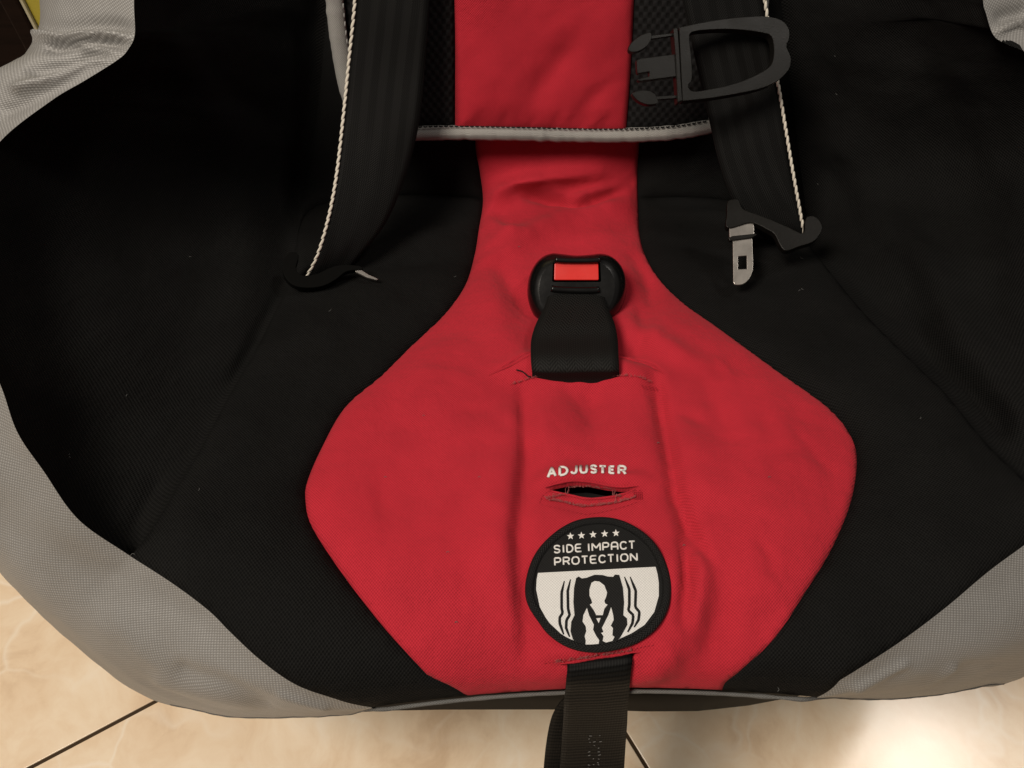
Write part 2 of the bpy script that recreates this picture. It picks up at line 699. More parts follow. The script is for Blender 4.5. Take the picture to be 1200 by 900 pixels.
def tile_material():
    N = NT("cream_marble_tile")
    tc = N.n('ShaderNodeTexCoord').outputs['Object']
    oi = N.n('ShaderNodeObjectInfo')
    add = N.n('ShaderNodeVectorMath', operation='MULTIPLY_ADD')
    N.link(oi.outputs['Random'], add.inputs[0])
    add.inputs[1].default_value = (7, 5, 3)
    N.link(tc, add.inputs[2])
    vec = add.outputs[0]
    warp = N.n('ShaderNodeTexNoise'); N.link(vec, warp.inputs['Vector']); warp.inputs['Scale'].default_value = 7
    warp.inputs['Detail'].default_value = 4
    mixv = N.n('ShaderNodeVectorMath', operation='MULTIPLY_ADD')
    N.link(warp.outputs['Color'], mixv.inputs[0]); mixv.inputs[1].default_value = (.12, .12, .12); N.link(vec, mixv.inputs[2])
    cloud = N.noise(mixv.outputs[0], 19, 9, .62)
    col = N.ramp(cloud, [(.31, (.68, .50, .335)), (.44, (.81, .635, .45)), (.56, (.87, .72, .54)), (.72, (.92, .81, .66))])
    vo = N.n('ShaderNodeTexVoronoi', feature='DISTANCE_TO_EDGE')
    N.link(mixv.outputs[0], vo.inputs['Vector']); vo.inputs['Scale'].default_value = 17
    vein = N.ramp(vo.outputs['Distance'], [(0.0, (1, 1, 1)), (.035, (0, 0, 0))])
    vm = N.math('MULTIPLY', vein, N.ramp(N.noise(vec, 9, 3), [(.42, (0, 0, 0)), (.66, (1, 1, 1))]))
    col = N.mix(N.math('MULTIPLY', vm, .5), col, (.93, .85, .73))
    N.set(Base_Color=col, Roughness=N.math('MULTIPLY_ADD', cloud, .12, .14), Specular_IOR_Level=.5,
          Normal=N.bump(N.noise(vec, 25, 3), .05, .002))
    return N.m


M_TILE = tile_material()
M_GROUT = simple("dark_tile_joint", (.055, .037, .023), .95, .0, nscale=300, nstr=.3, ndist=.001)
TILE = .40
g1a, g1b = at_z(40, 897, 0), at_z(180, 823, 0)
g2a, g2b = at_z(735, 838, 0), at_z(775, 897, 0)
ea = (g1b - g1a)[:2]; ea /= np.linalg.norm(ea)
eb = np.array([-ea[1], ea[0]])
A_ = np.stack([ea, -(g2b - g2a)[:2]], 1)
tt = np.linalg.solve(A_, (g2a - g1a)[:2])
corner = g1a[:2] + ea * tt[0]
gs = 3.2
mesh_obj("grout_bed", [(-gs, -gs, -.0012), (gs, -gs, -.0012), (gs, gs, -.0012), (-gs, gs, -.0012)], [(0, 1, 2, 3)], M_GROUT, floor)
tile_mesh = None
for i in range(-4, 4):
    for j in range(-3, 4):
        c = corner + ea * (i + .5) * TILE + eb * (j + .5) * TILE
        if tile_mesh is None:
            g = .0012
            hw = TILE / 2 - g
            b = .0004
            lv = [(-hw, -hw, -.010), (-hw, -hw, -b), (-hw + b, -hw + b, 0)]
            V, F = [], []
            for r, z in ((hw, -.010), (hw, -b), (hw - b * .5, -b * .25), (hw - b * 1.3, 0)):
                V += [(-r, -r, z), (r, -r, z), (r, r, z), (-r, r, z)]
            for k in range(3):
                F += [(k * 4 + q, k * 4 + (q + 1) % 4, k * 4 + 4 + (q + 1) % 4, k * 4 + 4 + q) for q in range(4)]
            F.append((12, 13, 14, 15))
            o = mesh_obj("tile", V, F, M_TILE, floor, smooth=False)
            tile_mesh = o
        else:
            o = tile_mesh.copy()
            COL.objects.link(o)
        o.location = (c[0], c[1], 0)
        o.rotation_euler = (0, 0, math.atan2(ea[1], ea[0]))

# ================================================================== THE CAR SEAT
seat = empty("child_car_seat", (0, .22, 0), "child car seat in black and red fabric with silver side trim on tiled floor", "car seat")

# --- seams, taken as sights on the foam surface
RED_L = [(561, 120), (557, 168), (562, 200), (566, 235), (561, 270), (556, 300), (545, 335), (520, 370), (480, 408), (445, 443), (404, 478), (376, 527),
         (360, 565), (358, 586), (364, 614), (389, 655), (424, 703), (460, 747), (500, 790)]
RED_R = [(752, 120), (749, 168), (747, 200), (748, 240), (750, 280), (760, 308), (776, 332), (800, 356), (840, 385), (880, 414), (916, 440), (969, 478), (994, 506),
         (1004, 537), (997, 588), (974, 644), (943, 695), (907, 749), (866, 787)]
S_HEM = .040
redl = S0.many(spline(RED_L, 110))
redr = S0.many(spline(RED_R, 110))


def hem_x(px):
    lo, hi = -.2, .2
    for _ in range(40):
        m_ = (lo + hi) / 2
        v = surf(m_, S_HEM) - CAM
        if 600 + FPX * v[0] / (v @ FWD) < px:
            lo = m_
        else:
            hi = m_
    return lo


def hem_s(x):
    return S_HEM + 0 * np.asarray(x)


xl, xr = hem_x(548), hem_x(846)
redl_full = np.vstack([redl, spline([redl[-1], ((redl[-1][0] + xl) / 2 + .002, (redl[-1][1] + S_HEM) / 2 + .0005), (xl, S_HEM)], 8)[1:]])
redr_full = np.vstack([redr, spline([redr[-1], ((redr[-1][0] + xr) / 2 - .002, (redr[-1][1] + S_HEM) / 2 + .0005), (xr, S_HEM)], 8)[1:]])
hem_mid = np.stack([np.linspace(xl, xr, 50), np.full(50, S_HEM)], 1)
red_poly = np.vstack([redl_full, hem_mid[1:-1], redr_full[::-1]])
red_poly = np.vstack([red_poly, np.stack([np.linspace(redr[0][0], redl[0][0], 30), np.linspace(redr[0][1], redl[0][1], 30)], 1)[1:-1]])

# --- openings cut in the red panel
SLIT_BUCKLE = [(572, 461), (600, 452), (625, 444), (645, 440), (658, 439), (668, 443), (690, 445), (722, 442), (747, 443), (764, 450), (776, 456),
               (764, 444), (745, 434), (720, 430), (690, 430), (655, 431), (625, 437), (598, 449)]
SLIT_ADJ = [(637, 585), (650, 581), (668, 577), (690, 576), (710, 579), (728, 582), (747, 582), (738, 587), (722, 592), (700, 596), (685, 597), (665, 593), (650, 590)]
SLIT_LOW = [(655, 775), (664, 773), (682, 770), (700, 767), (720, 765), (738, 762), (748, 762), (742, 767), (720, 771), (700, 774), (680, 776), (664, 778)]
SLIT_ADJ = [(x, 586 + (y - 586) * .82) for x, y in SLIT_ADJ]
slits = [S0.many(s) for s in (SLIT_BUCKLE, SLIT_ADJ, SLIT_LOW)]

red_folds = folds_fn(S0, [
    # the neck, gathered below the back pad
    ([(572, 246), (600, 222), (640, 206), (690, 202)], .0075, .0055),
    ([(612, 232), (650, 244), (674, 252), (700, 240), (738, 220)], .0055, -.0055),
    ([(662, 252), (690, 236), (715, 228), (744, 222)], .005, .004),
    ([(566, 300), (610, 290), (650, 275), (700, 255), (745, 242)], .008, .0030),
    ([(563, 262), (590, 285), (612, 290)], .005, .0022),
    ([(560, 316), (590, 310), (612, 300)], .005, .0018),
    # beside the buckle
    ([(585, 318), (600, 350), (612, 380)], .007, -.0025),
    ([(560, 345), (590, 400), (600, 440)], .010, .0022),
    ([(745, 312), (760, 345), (762, 380)], .006, -.0028),
    ([(740, 395), (770, 420), (810, 440)], .007, .0030),
    ([(742, 440), (752, 400), (748, 370)], .005, -.0022),
    # flap between the two slits, standing proud
    ([(600, 452), (650, 446), (700, 450), (760, 455)], .009, .0050),
    ([(690, 470), (692, 500)], .006, -.0022),
    ([(650, 470), (655, 560)], .012, .0022),
    ([(740, 480), (750, 560)], .012, .0024),
    # long grooves down either side
    ([(612, 480), (616, 540), (612, 580), (606, 640), (610, 700), (616, 750)], .0050, -.0036, .35),
    ([(596, 540), (588, 620), (592, 700)], .010, .0022),
    ([(768, 462), (776, 500), (784, 545), (792, 590), (806, 625), (824, 658)], .0040, -.0042, -.3),
    ([(800, 500), (812, 560), (825, 610)], .009, .0016),
    ([(800, 646), (803, 680), (801, 722)], .0034, -.0052),
    ([(812, 650), (816, 700), (812, 740)], .006, .0026),
    ([(788, 660), (786, 720)], .005, .0018),
    ([(838, 700), (835, 740), (825, 765)], .008, -.0028),
    ([(820, 455), (838, 490), (850, 520)], .007, -.0012),
    ([(560, 700), (600, 745), (640, 768)], .008, -.0016),
    ([(755, 790), (775, 770), (790, 760)], .006, .0022),
    ([(480, 520), (540, 470)], .016, .0016),
    ([(455, 640), (520, 700)], .018, .0012),
    ([(640, 574), (690, 569), (750, 575)], .0032, .0022),
    ([(640, 596), (690, 604), (745, 592)], .0045, -.0010),
    ([(650, 764), (700, 757), (765, 752)], .0030, .0018),
], 1.25)

_rng = random.Random(41)
_small = []
for _ in range(46):
    x_, y_ = _rng.uniform(400, 960), _rng.uniform(430, 780)
    if 625 < x_ < 785 and 560 < y_ < 775:
        continue
    a_ = _rng.uniform(0, math.pi); l_ = _rng.uniform(12, 42)
    try:
        S0.many([(x_ - l_ * math.cos(a_), y_ - l_ * math.sin(a_)), (x_ + l_ * math.cos(a_), y_ + l_ * math.sin(a_))])
    except ValueError:
        continue
    bend = _rng.uniform(-.35, .35) * l_
    _small.append(([(x_ - l_ * math.cos(a_), y_ - l_ * math.sin(a_)), (x_ - bend * math.sin(a_), y_ + bend * math.cos(a_)), (x_ + l_ * math.cos(a_), y_ + l_ * math.sin(a_))],
                   _rng.uniform(.0026, .0060), _rng.choice((-1, 1)) * _rng.uniform(.0004, .0011)))
_big_folds, _small_folds = red_folds, folds_fn(S0, _small)
red_folds = lambda P: _big_folds(P) + _small_folds(P)

red = patch("seat_insert", red_poly, M_RED, seat, puff=.0075, puff_w=.034, holes=slits, step=.0019, extra=red_folds, skirt=.0035, rough_amp=.0009, seed=3.1)
red["label"] = "bright red hourglass centre panel of the seat"
RBVH = BVHTree.FromPolygons([v.co for v in red.data.vertices], [tuple(p.vertices) for p in red.data.polygons])


def on_red(px, py, lift=0.0):
    """Sight onto the red panel; falls back to the foam below inside its slits."""
    d = Vector(ray(px, py))
    loc, n, i, dist = RBVH.ray_cast(Vector(CAM), d)
    if loc is None:
        q = S0.hit(px, py)
        return surf(q[0], q[1], lift + .004)
    q = S0.hit(px, py)
    return np.array(loc) + surf_n(q[0], q[1]) * lift


# foam showing through the slits
for k, s in enumerate(slits):
    c = s.mean(0)
    big = c + (s - c) * np.array([1.25, 1.9])
    P, T = fill(big, (), .004)
    mesh_obj("slit_lining", surf(P[:, 0], P[:, 1], -.004), T.tolist(), M_DARK_THREAD, red, P)

# --- black side panels of the cushion
CREASE_L = [(345, 320), (325, 360), (300, 410), (268, 465), (235, 527), (210, 568), (179, 619), (153, 652)]
SEAM_L = [(153, 652), (204, 685), (245, 716), (271, 742), (307, 775), (348, 803), (399, 821)]
CREASE_R = [(952, 292), (980, 328), (1020, 375), (1086, 440), (1107, 460), (1158, 522), (1200, 563), (1243, 606)]
SEAM_R = [(1243, 606), (1200, 639), (1158, 670), (1107, 713), (1055, 752), (1004, 785), (984, 797)]
crl = S0.many(spline(CREASE_L, 70)); sel = S0.many(spline(SEAM_L, 50))
crr = S0.many(spline(CREASE_R, 70)); ser = S0.many(spline(SEAM_R, 50))
xl2, xr2 = hem_x(436), hem_x(958)
sel = np.vstack([sel, spline([sel[-1], sel[-1] * .5 + np.array([xl2, S_HEM]) * .5, (xl2, S_HEM)], 8)[1:]])
ser = np.vstack([ser, spline([ser[-1], ser[-1] * .5 + np.array([xr2, S_HEM]) * .5, (xr2, S_HEM)], 8)[1:]])

bight_l = S0.many(spline([(345, 320), (348, 280), (365, 245), (420, 232), (500, 228), (566, 232)], 30))
bight_r = S0.many(spline([(748, 232), (800, 231), (850, 234), (900, 240), (935, 262), (952, 292)], 30))


def idx_near(A, p):
    return int(np.argmin(np.linalg.norm(A - p, axis=1)))


il = idx_near(redl_full, bight_l[-1]); ir = idx_near(redr_full, bight_r[0])
hem_l = np.stack([np.linspace(xl2, xl, 20), np.full(20, S_HEM)], 1)
hem_r = np.stack([np.linspace(xr2, xr, 20), np.full(20, S_HEM)], 1)
polyL = np.vstack([crl, sel[1:], hem_l[1:], redl_full[il:][::-1][1:], bight_l[::-1][1:-1]])
polyR = np.vstack([crr, ser[1:], hem_r[1:], redr_full[ir:][::-1][1:], bight_r[1:-1]])
fl = folds_fn(S0, [([(250, 590), (330, 660), (380, 720)], .02, .0015), ([(330, 420), (400, 380), (480, 350)], .014, .0020),
                   ([(420, 300), (480, 290), (545, 270)], .008, .0020), ([(440, 320), (520, 310)], .007, -.0018),
                   ([(240, 640), (200, 610)], .010, .002), ([(340, 610), (345, 700)], .014, -.0015)])
fr = folds_fn(S0, [([(770, 290), (830, 300), (900, 330)], .009, -.0018), ([(900, 420), (1000, 480), (1080, 540)], .018, .0015),
                   ([(770, 255), (830, 258), (880, 262)], .006, .0018)])
pl = patch("cushion_side", polyL, M_BLACK, seat, puff=.0045, puff_w=.022, step=.0030, extra=fl, seed=1.3)
pr = patch("cushion_side", polyR, M_BLACK, seat, puff=.0045, puff_w=.022, step=.0030, extra=fr, seed=5.3)

# --- black back panels above the bight (behind the hanging pad)
topl = S0.many(spline([(345, 320), (352, 240), (372, 130), (384, 0)], 30)); topr = S0.many(spline([(952, 292), (945, 250), (930, 130), (915, 0)], 30))
sb = PL[-1] - .02
bl_top = np.array([(topl[-1][0], sb), (redl[0][0] + .012, sb)])
br_top = np.array([(topr[-1][0], sb), (redr[0][0] - .012, sb)])
polyBL = np.vstack([topl, spline([topl[-1], bl_top[0]], 6)[1:], bl_top[1:], redl_full[:il + 1], bight_l[::-1][1:-1]])
polyBR = np.vstack([topr, spline([topr[-1], br_top[0]], 6)[1:], br_top[1:], redr_full[:ir + 1], bight_r[1:-1]])
patch("backrest_cover", polyBL, M_BLACK, seat, puff=.004, puff_w=.02, step=.004, seed=8.1)
patch("backrest_cover", polyBR, M_BLACK, seat, puff=.004, puff_w=.02, step=.004, seed=9.1)
mid_back = np.array([redl[0], (redl[0][0] + .012, sb), (redr[0][0] - .012, sb), redr[0]])
patch("backrest_cover", np.vstack([spline(mid_back[i:i + 2], 12)[:-1] for i in range(3)] + [redr[:1]]), M_BLACK, seat, puff=.002, puff_w=.02, step=.006, seed=10.1)

# --- bolsters: from the crease up to the rim
def mir(p):
    return np.array([-p[0], p[1], p[2]])


rim_l_pts = [at_depth(160, -75, .362), at_depth(157, 0, .360), at_depth(158, 40, .360), at_depth(150, 58, .361), at_depth(138, 70, .362), at_depth(100, 94, .364), at_depth(60, 118, .365),
             at_depth(0, 166, .366), at_depth(-34, 225, .358), at_depth(-42, 300, .348), at_depth(-32, 385, .334), at_z(0, 450, .325), at_z(20, 506, .316),
             at_z(51, 552, .306), at_z(92, 609, .295), surf(*crl[-1])]
rim_l = spline(rim_l_pts, 240)
rim_r_pts = [at_depth(1149, -75, .386), at_depth(1152, 0, .387), at_depth(1155, 14, .388), at_depth(1164, 41, .389), at_depth(1178, 51, .389), at_depth(1200, 60, .386), at_depth(1245, 84, .380),
             mir(at_depth(0, 166, .366)) + (.0, .012, .002), mir(at_depth(-34, 225, .358)), mir(at_depth(-42, 300, .348)), mir(at_depth(-32, 385, .334)), mir(at_z(0, 450, .325)), mir(at_z(20, 506, .316)),
             mir(at_z(51, 552, .306)) + (.004, .004, 0), surf(*crr[-1])]
rim_r = spline(rim_r_pts, 240)
crease_l3 = np.vstack([surf(topl[-1][0] - .002, topl[-1][1] + .05)[None], surf(topl[::-1, 0], topl[::-1, 1]), surf(crl[1:, 0], crl[1:, 1])])
crease_r3 = np.vstack([surf(topr[-1][0] + .002, topr[-1][1] + .05)[None], surf(topr[::-1, 0], topr[::-1, 1]), surf(crr[1:, 0], crr[1:, 1])])


def bolster_mid(cr, rm, push, n=160):
    """A middle guide: hollow low down, full towards the rim."""
    a, b = resample(cr, n), resample(rm, n)
    m = a * .42 + b * .58
    w = np.linalg.norm(a - b, axis=1)
    m[:, 2] += push * w
    return m


def fold3(segs):
    """Soft ridges along 3-D polylines, for the lofted covers."""
    S_ = []
    for P, w, h in segs:
        P = np.asarray(P)
        S_ += [(P[i], P[i + 1], w, h) for i in range(len(P) - 1)]

    def fn(G):
        X = G.reshape(-1, 3)
        H = np.zeros(len(X))
        for a, b, w, h in S_:
            d = b - a
            t = np.clip(((X - a) @ d) / (d @ d), 0, 1)
            q = np.linalg.norm(X - (a + t[:, None] * d), axis=1)
            H += h * np.exp(-(q / w) ** 2)
        return H.reshape(G.shape[:-1])
    return fn


def to_px(X):
    v = X - CAM
    w = v @ FWD
    return np.stack([600 + FPX * v[:, 0] / w, 450 - FPX * (v @ UPV) / w], 1)


def fold_seen(segs, vmax=.52):
    """Soft ridges on a lofted cover, placed by survey sights (limited to the part of the cover that faces up)."""
    def fn(G):
        m, n = G.shape[:2]
        P = to_px(G.reshape(-1, 3))
        H = np.zeros(len(P))
        for poly, w, h in segs:
            d = poly_dist(np.array(poly, float) if len(poly) < 3 else spline(poly, 20), P, closed=False)
            H += h * np.exp(-(d / w) ** 2)
        lim = np.clip((vmax - np.linspace(0, 1, m)) / .16, 0, 1)[:, None]
        return H.reshape(m, n) * lim
    return fn


fbl = fold_seen([([(250, 90), (300, 250), (275, 420)], 34, -.0045), ([(60, 210), (85, 350), (120, 500)], 42, .0035), ([(235, 20), (275, 110), (330, 150)], 16, .0022), ([(190, 560), (165, 610)], 14, .002)], 2.0)
fbr = fold_seen([([(985, 180), (1040, 260), (1090, 315), (1130, 400), (1190, 480)], 26, -.0060), ([(1000, 322), (1060, 372), (1115, 435), (1160, 490)], 20, .0035), ([(1050, 60), (1090, 180), (1150, 300)], 40, .0035)], 2.0)
bolL, GL = loft("bolster", [crease_l3, bolster_mid(crease_l3, rim_l, -.04), rim_l], 170, 60, M_BLACK, seat, puff=.012, extra=fbl, seed=2.2, rough_amp=.0022)
bolR, GR = loft("bolster", [crease_r3, bolster_mid(crease_r3, rim_r, -.04), rim_r], 170, 60, M_BLACK, seat, puff=.012, extra=fbr, seed=4.7, rough_amp=.0022, flip=True)

# --- silver outer cover: from the rim seam out, down and under
wid_l = spline([at_depth(44, -75, .415), at_depth(47, 0, .410), at_depth(50, 40, .408), at_depth(44, 62, .405), at_depth(22, 100, .402), at_depth(0, 113, .400), at_depth(-60, 160, .405),
                np.array([-.292, .285, .27]), np.array([-.298, .23, .205]), at_z(0, 642, .172), at_z(31, 685, .170), at_z(66, 726, .170), at_z(118, 777, .176), at_z(153, 806, .182), at_z(194, 826, .190),
                at_z(245, 836, .199), at_z(286, 840, .206), at_z(358, 840, .216), at_z(409, 836, .228), surf(xl2, S_HEM - .001)], 260)
wid_r = spline([at_depth(1262, -75, .43), at_depth(1262, 0, .43), at_depth(1275, 60, .425), at_depth(1300, 110, .415), np.array([.285, .335, .335]), np.array([.296, .285, .27]), np.array([.294, .23, .215]), np.array([.280, .175, .190]),
                np.array([.250, .135, .188]), at_z(1200, 793, .194), at_z(1158, 803, .200), at_z(1107, 813, .206), at_z(1055, 819, .213), at_z(1010, 819, .222), surf(xr2, S_HEM - .001)], 260)
seam_full_l = np.vstack([rim_l, surf(sel[1:, 0], sel[1:, 1])])
seam_full_r = np.vstack([rim_r, surf(ser[1:, 0], ser[1:, 1])])


def tuck(w):
    q = w.copy()
    c = np.array([0, .26])
    d = c - q[:, :2]
    L = np.linalg.norm(d, axis=1)[:, None]
    fade = np.clip(np.linspace(1, 0, len(q)) * 8, 0, 1)[:, None]
    q[:, :2] += d / L * (.012 * fade + .001)
    q[:, 2] -= .028 * fade[:, 0] + .002
    return q


def guide(a, b, n=240, out=.3):
    a, b = resample(a, n), resample(b, n)
    m = a * .5 + b * .5
    w = np.linalg.norm(a - b, axis=1)
    c = np.array([0, .26])
    d = m[:, :2] - c
    d /= np.linalg.norm(d, axis=1)[:, None]
    m[:, :2] += d * (w * out * .35)[:, None]
    m[:, 2] += w * out * .5
    return m


fsl = fold_seen([([(165, 44), (150, 43), (112, 41), (78, 46), (45, 42)], 5.5, -.0062), ([(160, 34), (110, 30), (50, 32)], 9, .0030),
                 ([(140, 66), (118, 57), (98, 55)], 4.5, -.0030), ([(150, 52), (110, 50), (60, 56)], 5, .0030),
                 ([(140, 78), (110, 72), (70, 92), (22, 104)], 5.5, -.0042), ([(120, 62), (80, 74), (40, 84)], 7, .0032),
                 ([(100, 100), (60, 112), (10, 130)], 8, .0022),
                 ([(190, 800), (235, 812), (282, 834)], 11, -.0030), ([(215, 786), (270, 805), (310, 826)], 11, .0018), ([(330, 815), (380, 828)], 6, -.0010)])
fsr = fold_seen([([(1005, 808), (1035, 793), (1060, 780)], 6, -.0013), ([(1072, 812), (1100, 796), (1118, 783)], 5, -.0020), ([(1122, 808), (1160, 786)], 5, -.0015),
                 ([(1022, 810), (1060, 792)], 8, .0008), ([(1094, 808), (1135, 785)], 8, .0010),
                 ([(1169, 38), (1180, 30), (1192, 27), (1215, 30)], 3.2, -.0055), ([(1175, 20), (1200, 14)], 9, .003)])
silL, GSL = loft("side_trim", [seam_full_l, guide(seam_full_l, wid_l), wid_l, tuck(wid_l)], 300, 54, M_SILVER, seat, puff=0.0, extra=fsl, seed=6.1, rough_amp=.0012, flip=False)
silR, GSR = loft("side_trim", [seam_full_r, guide(seam_full_r, wid_r), wid_r, tuck(wid_r)], 300, 54, M_SILVER, seat, puff=0.0, extra=fsr, seed=7.7, rough_amp=.0012, flip=True)
for o in (silL, silR):
    o["label"] = "silver grey dotted fabric wrapping the side"

# --- bound hem along the front lip
hb = Bag()
xs = np.linspace(xl2, xr2, 90)
hem3 = surf(xs, np.full(90, S_HEM - .0012), .0010)
rowL, rowR = GSL[36], GSR[36]
left_tail = rowL[-62:-3] + np.array([0, .0004, .0]); right_tail = rowR[-62:-3][::-1] + np.array([0, .0004, .0])
hem_all = resample(np.vstack([left_tail, hem3[2:-2], right_tail]), 260)
for _ in range(6):
    hem_all[1:-1] = (hem_all[:-2] + 2 * hem_all[1:-1] + hem_all[2:]) / 4
hb.tube(hem_all, .00085 * (1 + .35 * np.array([noise.noise(Vector((i * .22, 3.0, 0))) for i in range(260)])), 8, .8)
hb.build("hem_binding", M_HEM, seat)

# --- plastic shell under the cover, down to the floor
def footprint(inset, z, n=64):
    base = np.array([(-.272, .22), (-.248, .160), (-.205, .122), (-.15, .100), (-.07, .1), (0, .1), (.07, .1), (.14, .114), (.195, .138), (.245, .170), (.272, .22),
                     (.275, .30), (.235, .40), (.17, .47), (.08, .50), (0, .505), (-.08, .50), (-.17, .47), (-.235, .40), (-.275, .30)])
    q = spline(base, n, closed=True)
    c = np.array([0, .28])
    d = q - c
    q = c + d * (1 - inset / np.linalg.norm(d, axis=1))[:, None]
    return np.column_stack([q, np.full(n, z)])


rings = [footprint(.008, .206), footprint(.001, .198), footprint(.0, .190), footprint(.001, .157), footprint(.006, .150), footprint(.030, .145), footprint(.060, .09), footprint(.062, .012), footprint(.066, .0)]
V = np.vstack(rings); n = 64
F = [(k * n + i, (k + 1) * n + i, (k + 1) * n + (i + 1) % n, k * n + (i + 1) % n) for k in range(len(rings) - 1) for i in range(n)]
F.append(tuple(range(n)))
mesh_obj("seat_shell", V, F, M_SHELL, seat)
# rear shell behind the backrest
def back_ring(s, d):
    xs = np.linspace(-.175, .175, 24)
    return surf(xs, np.full(24, s), d - 0.3 * xs ** 2)
R_ = []
ss = np.linspace(.36, PL[-1] - .01, 8)
front = np.array([back_ring(s, -.010) for s in ss]); rear = np.array([back_ring(s, -.05) for s in ss])
V = np.vstack([front.reshape(-1, 3), rear.reshape(-1, 3)])
F = []
w = 24; off = len(ss) * w
for a in range(len(ss) - 1):
    for b in range(w - 1):
        F.append((a * w + b, a * w + b + 1, (a + 1) * w + b + 1, (a + 1) * w + b))
        F.append((off + a * w + b, off + (a + 1) * w + b, off + (a + 1) * w + b + 1, off + a * w + b + 1))
for b in range(w - 1):
    F.append((b + 1, b, off + b, off + b + 1)); q = (len(ss) - 1) * w
    F.append((q + b, q + b + 1, off + q + b + 1, off + q + b))
for a in range(len(ss) - 1):
    F.append((a * w, (a + 1) * w, off + (a + 1) * w, off + a * w)); e = w - 1
    F.append(((a + 1) * w + e, a * w + e, off + a * w + e, off + (a + 1) * w + e))
mesh_obj("back_shell", V, F, M_SHELL, seat)

# ------------------------------------------------------------------ hanging back pad
def PADS(pts, n):
    return SP.many(spline(pts, n))


pad_bl = PADS([(390, -40), (392, 0), (399, 60), (412, 118), (436, 146), (485, 154)], 50)
pad_bot = PADS([(485, 154), (530, 153), (600, 154), (680, 156), (735, 156), (790, 153), (832, 146)], 60)
pad_br = PADS([(832, 146), (862, 136), (876, 110), (885, 60), (892, 0), (893, -40)], 40)
seam_pl = PADS([(531, -40), (533, 40), (533, 110), (533, 153)], 30)
seam_pr = PADS([(745, -40), (742, 40), (738, 110), (734, 156)], 30)
TOPS = PL[-1] - .03


def up_line(p):
    return np.array([(p[0], TOPS)])


pad = mesh = None
pad_root = patch("back_pad", np.vstack([seam_pl, pad_bot[(pad_bot[:, 0] > seam_pl[-1][0]) & (pad_bot[:, 0] < seam_pr[-1][0])], seam_pr[::-1],
                                        up_line(seam_pr[0]), up_line(seam_pl[0])]),
                 M_RED, seat, off=PAD_OFF - .003, puff=.0045, puff_w=.018, step=.0022, skirt=.010, seed=12.0, rough_amp=.0007,
                 extra=folds_fn(SP, [([(622, 120), (650, 80), (672, 50)], .008, -.0020), ([(672, 146), (690, 120), (712, 100)], .005, -.0014),
                                     ([(600, 60), (560, 110)], .012, .0014), ([(690, 60), (715, 20)], .012, .0014),
                                     ([(560, 150), (562, 138)], .0025, -.0012), ([(590, 150), (592, 136)], .0025, -.0012),
                                     ([(622, 152), (626, 136)], .0025, -.0014), ([(650, 152), (655, 134)], .0025, -.0014),
                                     ([(682, 153), (690, 136)], .0025, -.0016), ([(706, 153), (712, 138)], .0025, -.0014)]))
pad_root["label"] = "red centre strip of the hanging back pad"
mpl = pad_bot[pad_bot[:, 0] <= seam_pl[-1][0]]
mpr = pad_bot[pad_bot[:, 0] >= seam_pr[-1][0]]
mesh_l = np.vstack([pad_bl, mpl[1:], seam_pl[::-1], up_line(seam_pl[0]), up_line(pad_bl[0])])
mesh_r = np.vstack([seam_pr, mpr, pad_br[1:], up_line(pad_br[-1]), up_line(seam_pr[0])])
patch("mesh_side", mesh_l, M_MESH, pad_root, off=PAD_OFF - .004, puff=.003, puff_w=.015, step=.003, skirt=.010, seed=13.0)
patch("mesh_side", mesh_r, M_MESH, pad_root, off=PAD_OFF - .004, puff=.003, puff_w=.015, step=.003, skirt=.010, seed=14.0)


def pad3(q, off):
    return surf(q[:, 0], q[:, 1], off)


def lumpy(n, r, amp, seed):
    return r * (1 + amp * np.array([noise.noise(Vector((i * .31, seed, 0))) for i in range(n)]))


pb = resample(np.vstack([pad_bl[-8:], pad_bot, pad_br[1:4]]), 130)
P3 = pad3(pb, PAD_OFF - .001)
P3[:, 2] -= .0018
Bag().tube(P3, lumpy(130, .0042, .20, 1.0), 14, .9).build("pad_piping", M_BINDING, pad_root)
side_l = resample(pad_bl, 90)
Pl = pad3(side_l, PAD_OFF - .0005)
Bag().tube(Pl, lumpy(90, .0046, .10, 4.0), 14, .55, nrm=surf_n(side_l[:, 0], side_l[:, 1])).build("pad_piping", M_BINDING, pad_root)
side_r = resample(pad_br, 60)
Bag().tube(pad3(side_r, PAD_OFF - .0005), lumpy(60, .0040, .10, 6.0), 12, .6, nrm=surf_n(side_r[:, 0], side_r[:, 1])).build("pad_piping", M_BINDING, pad_root)


def stitches(bag, Q, off, length, gap, r, sheet_n=True):
    """Run of short stitches along a polyline in (x, s)."""
    L = np.concatenate([[0], np.cumsum(np.linalg.norm(np.diff(Q, axis=0), axis=1))])
    a = 0.0
    while a + length < L[-1]:
        t = np.linspace(a, a + length, 4)
        q = np.stack([np.interp(t, L, Q[:, 0]), np.interp(t, L, Q[:, 1])], 1)
        p = surf(q[:, 0], q[:, 1], off + np.array([-.4, .5, .5, -.4]) * r * 1.6)
        bag.tube(p, r, 5)
        a += length + gap


st = Bag()
stitches(st, resample(pad_bot, 200) + np.array([0, .0026]), PAD_OFF + .0012, .0017, .0011, .00042)
st.build("pad_stitching", M_DARK_THREAD, pad_root)
st = Bag()
qq = resample(pad_bl, 100).copy()
qq[:, 0] += .0042
stitches(st, qq, PAD_OFF + .0006, .0026, .0016, .00035)
st.build("pad_stitching", M_GREY_THREAD, pad_root)

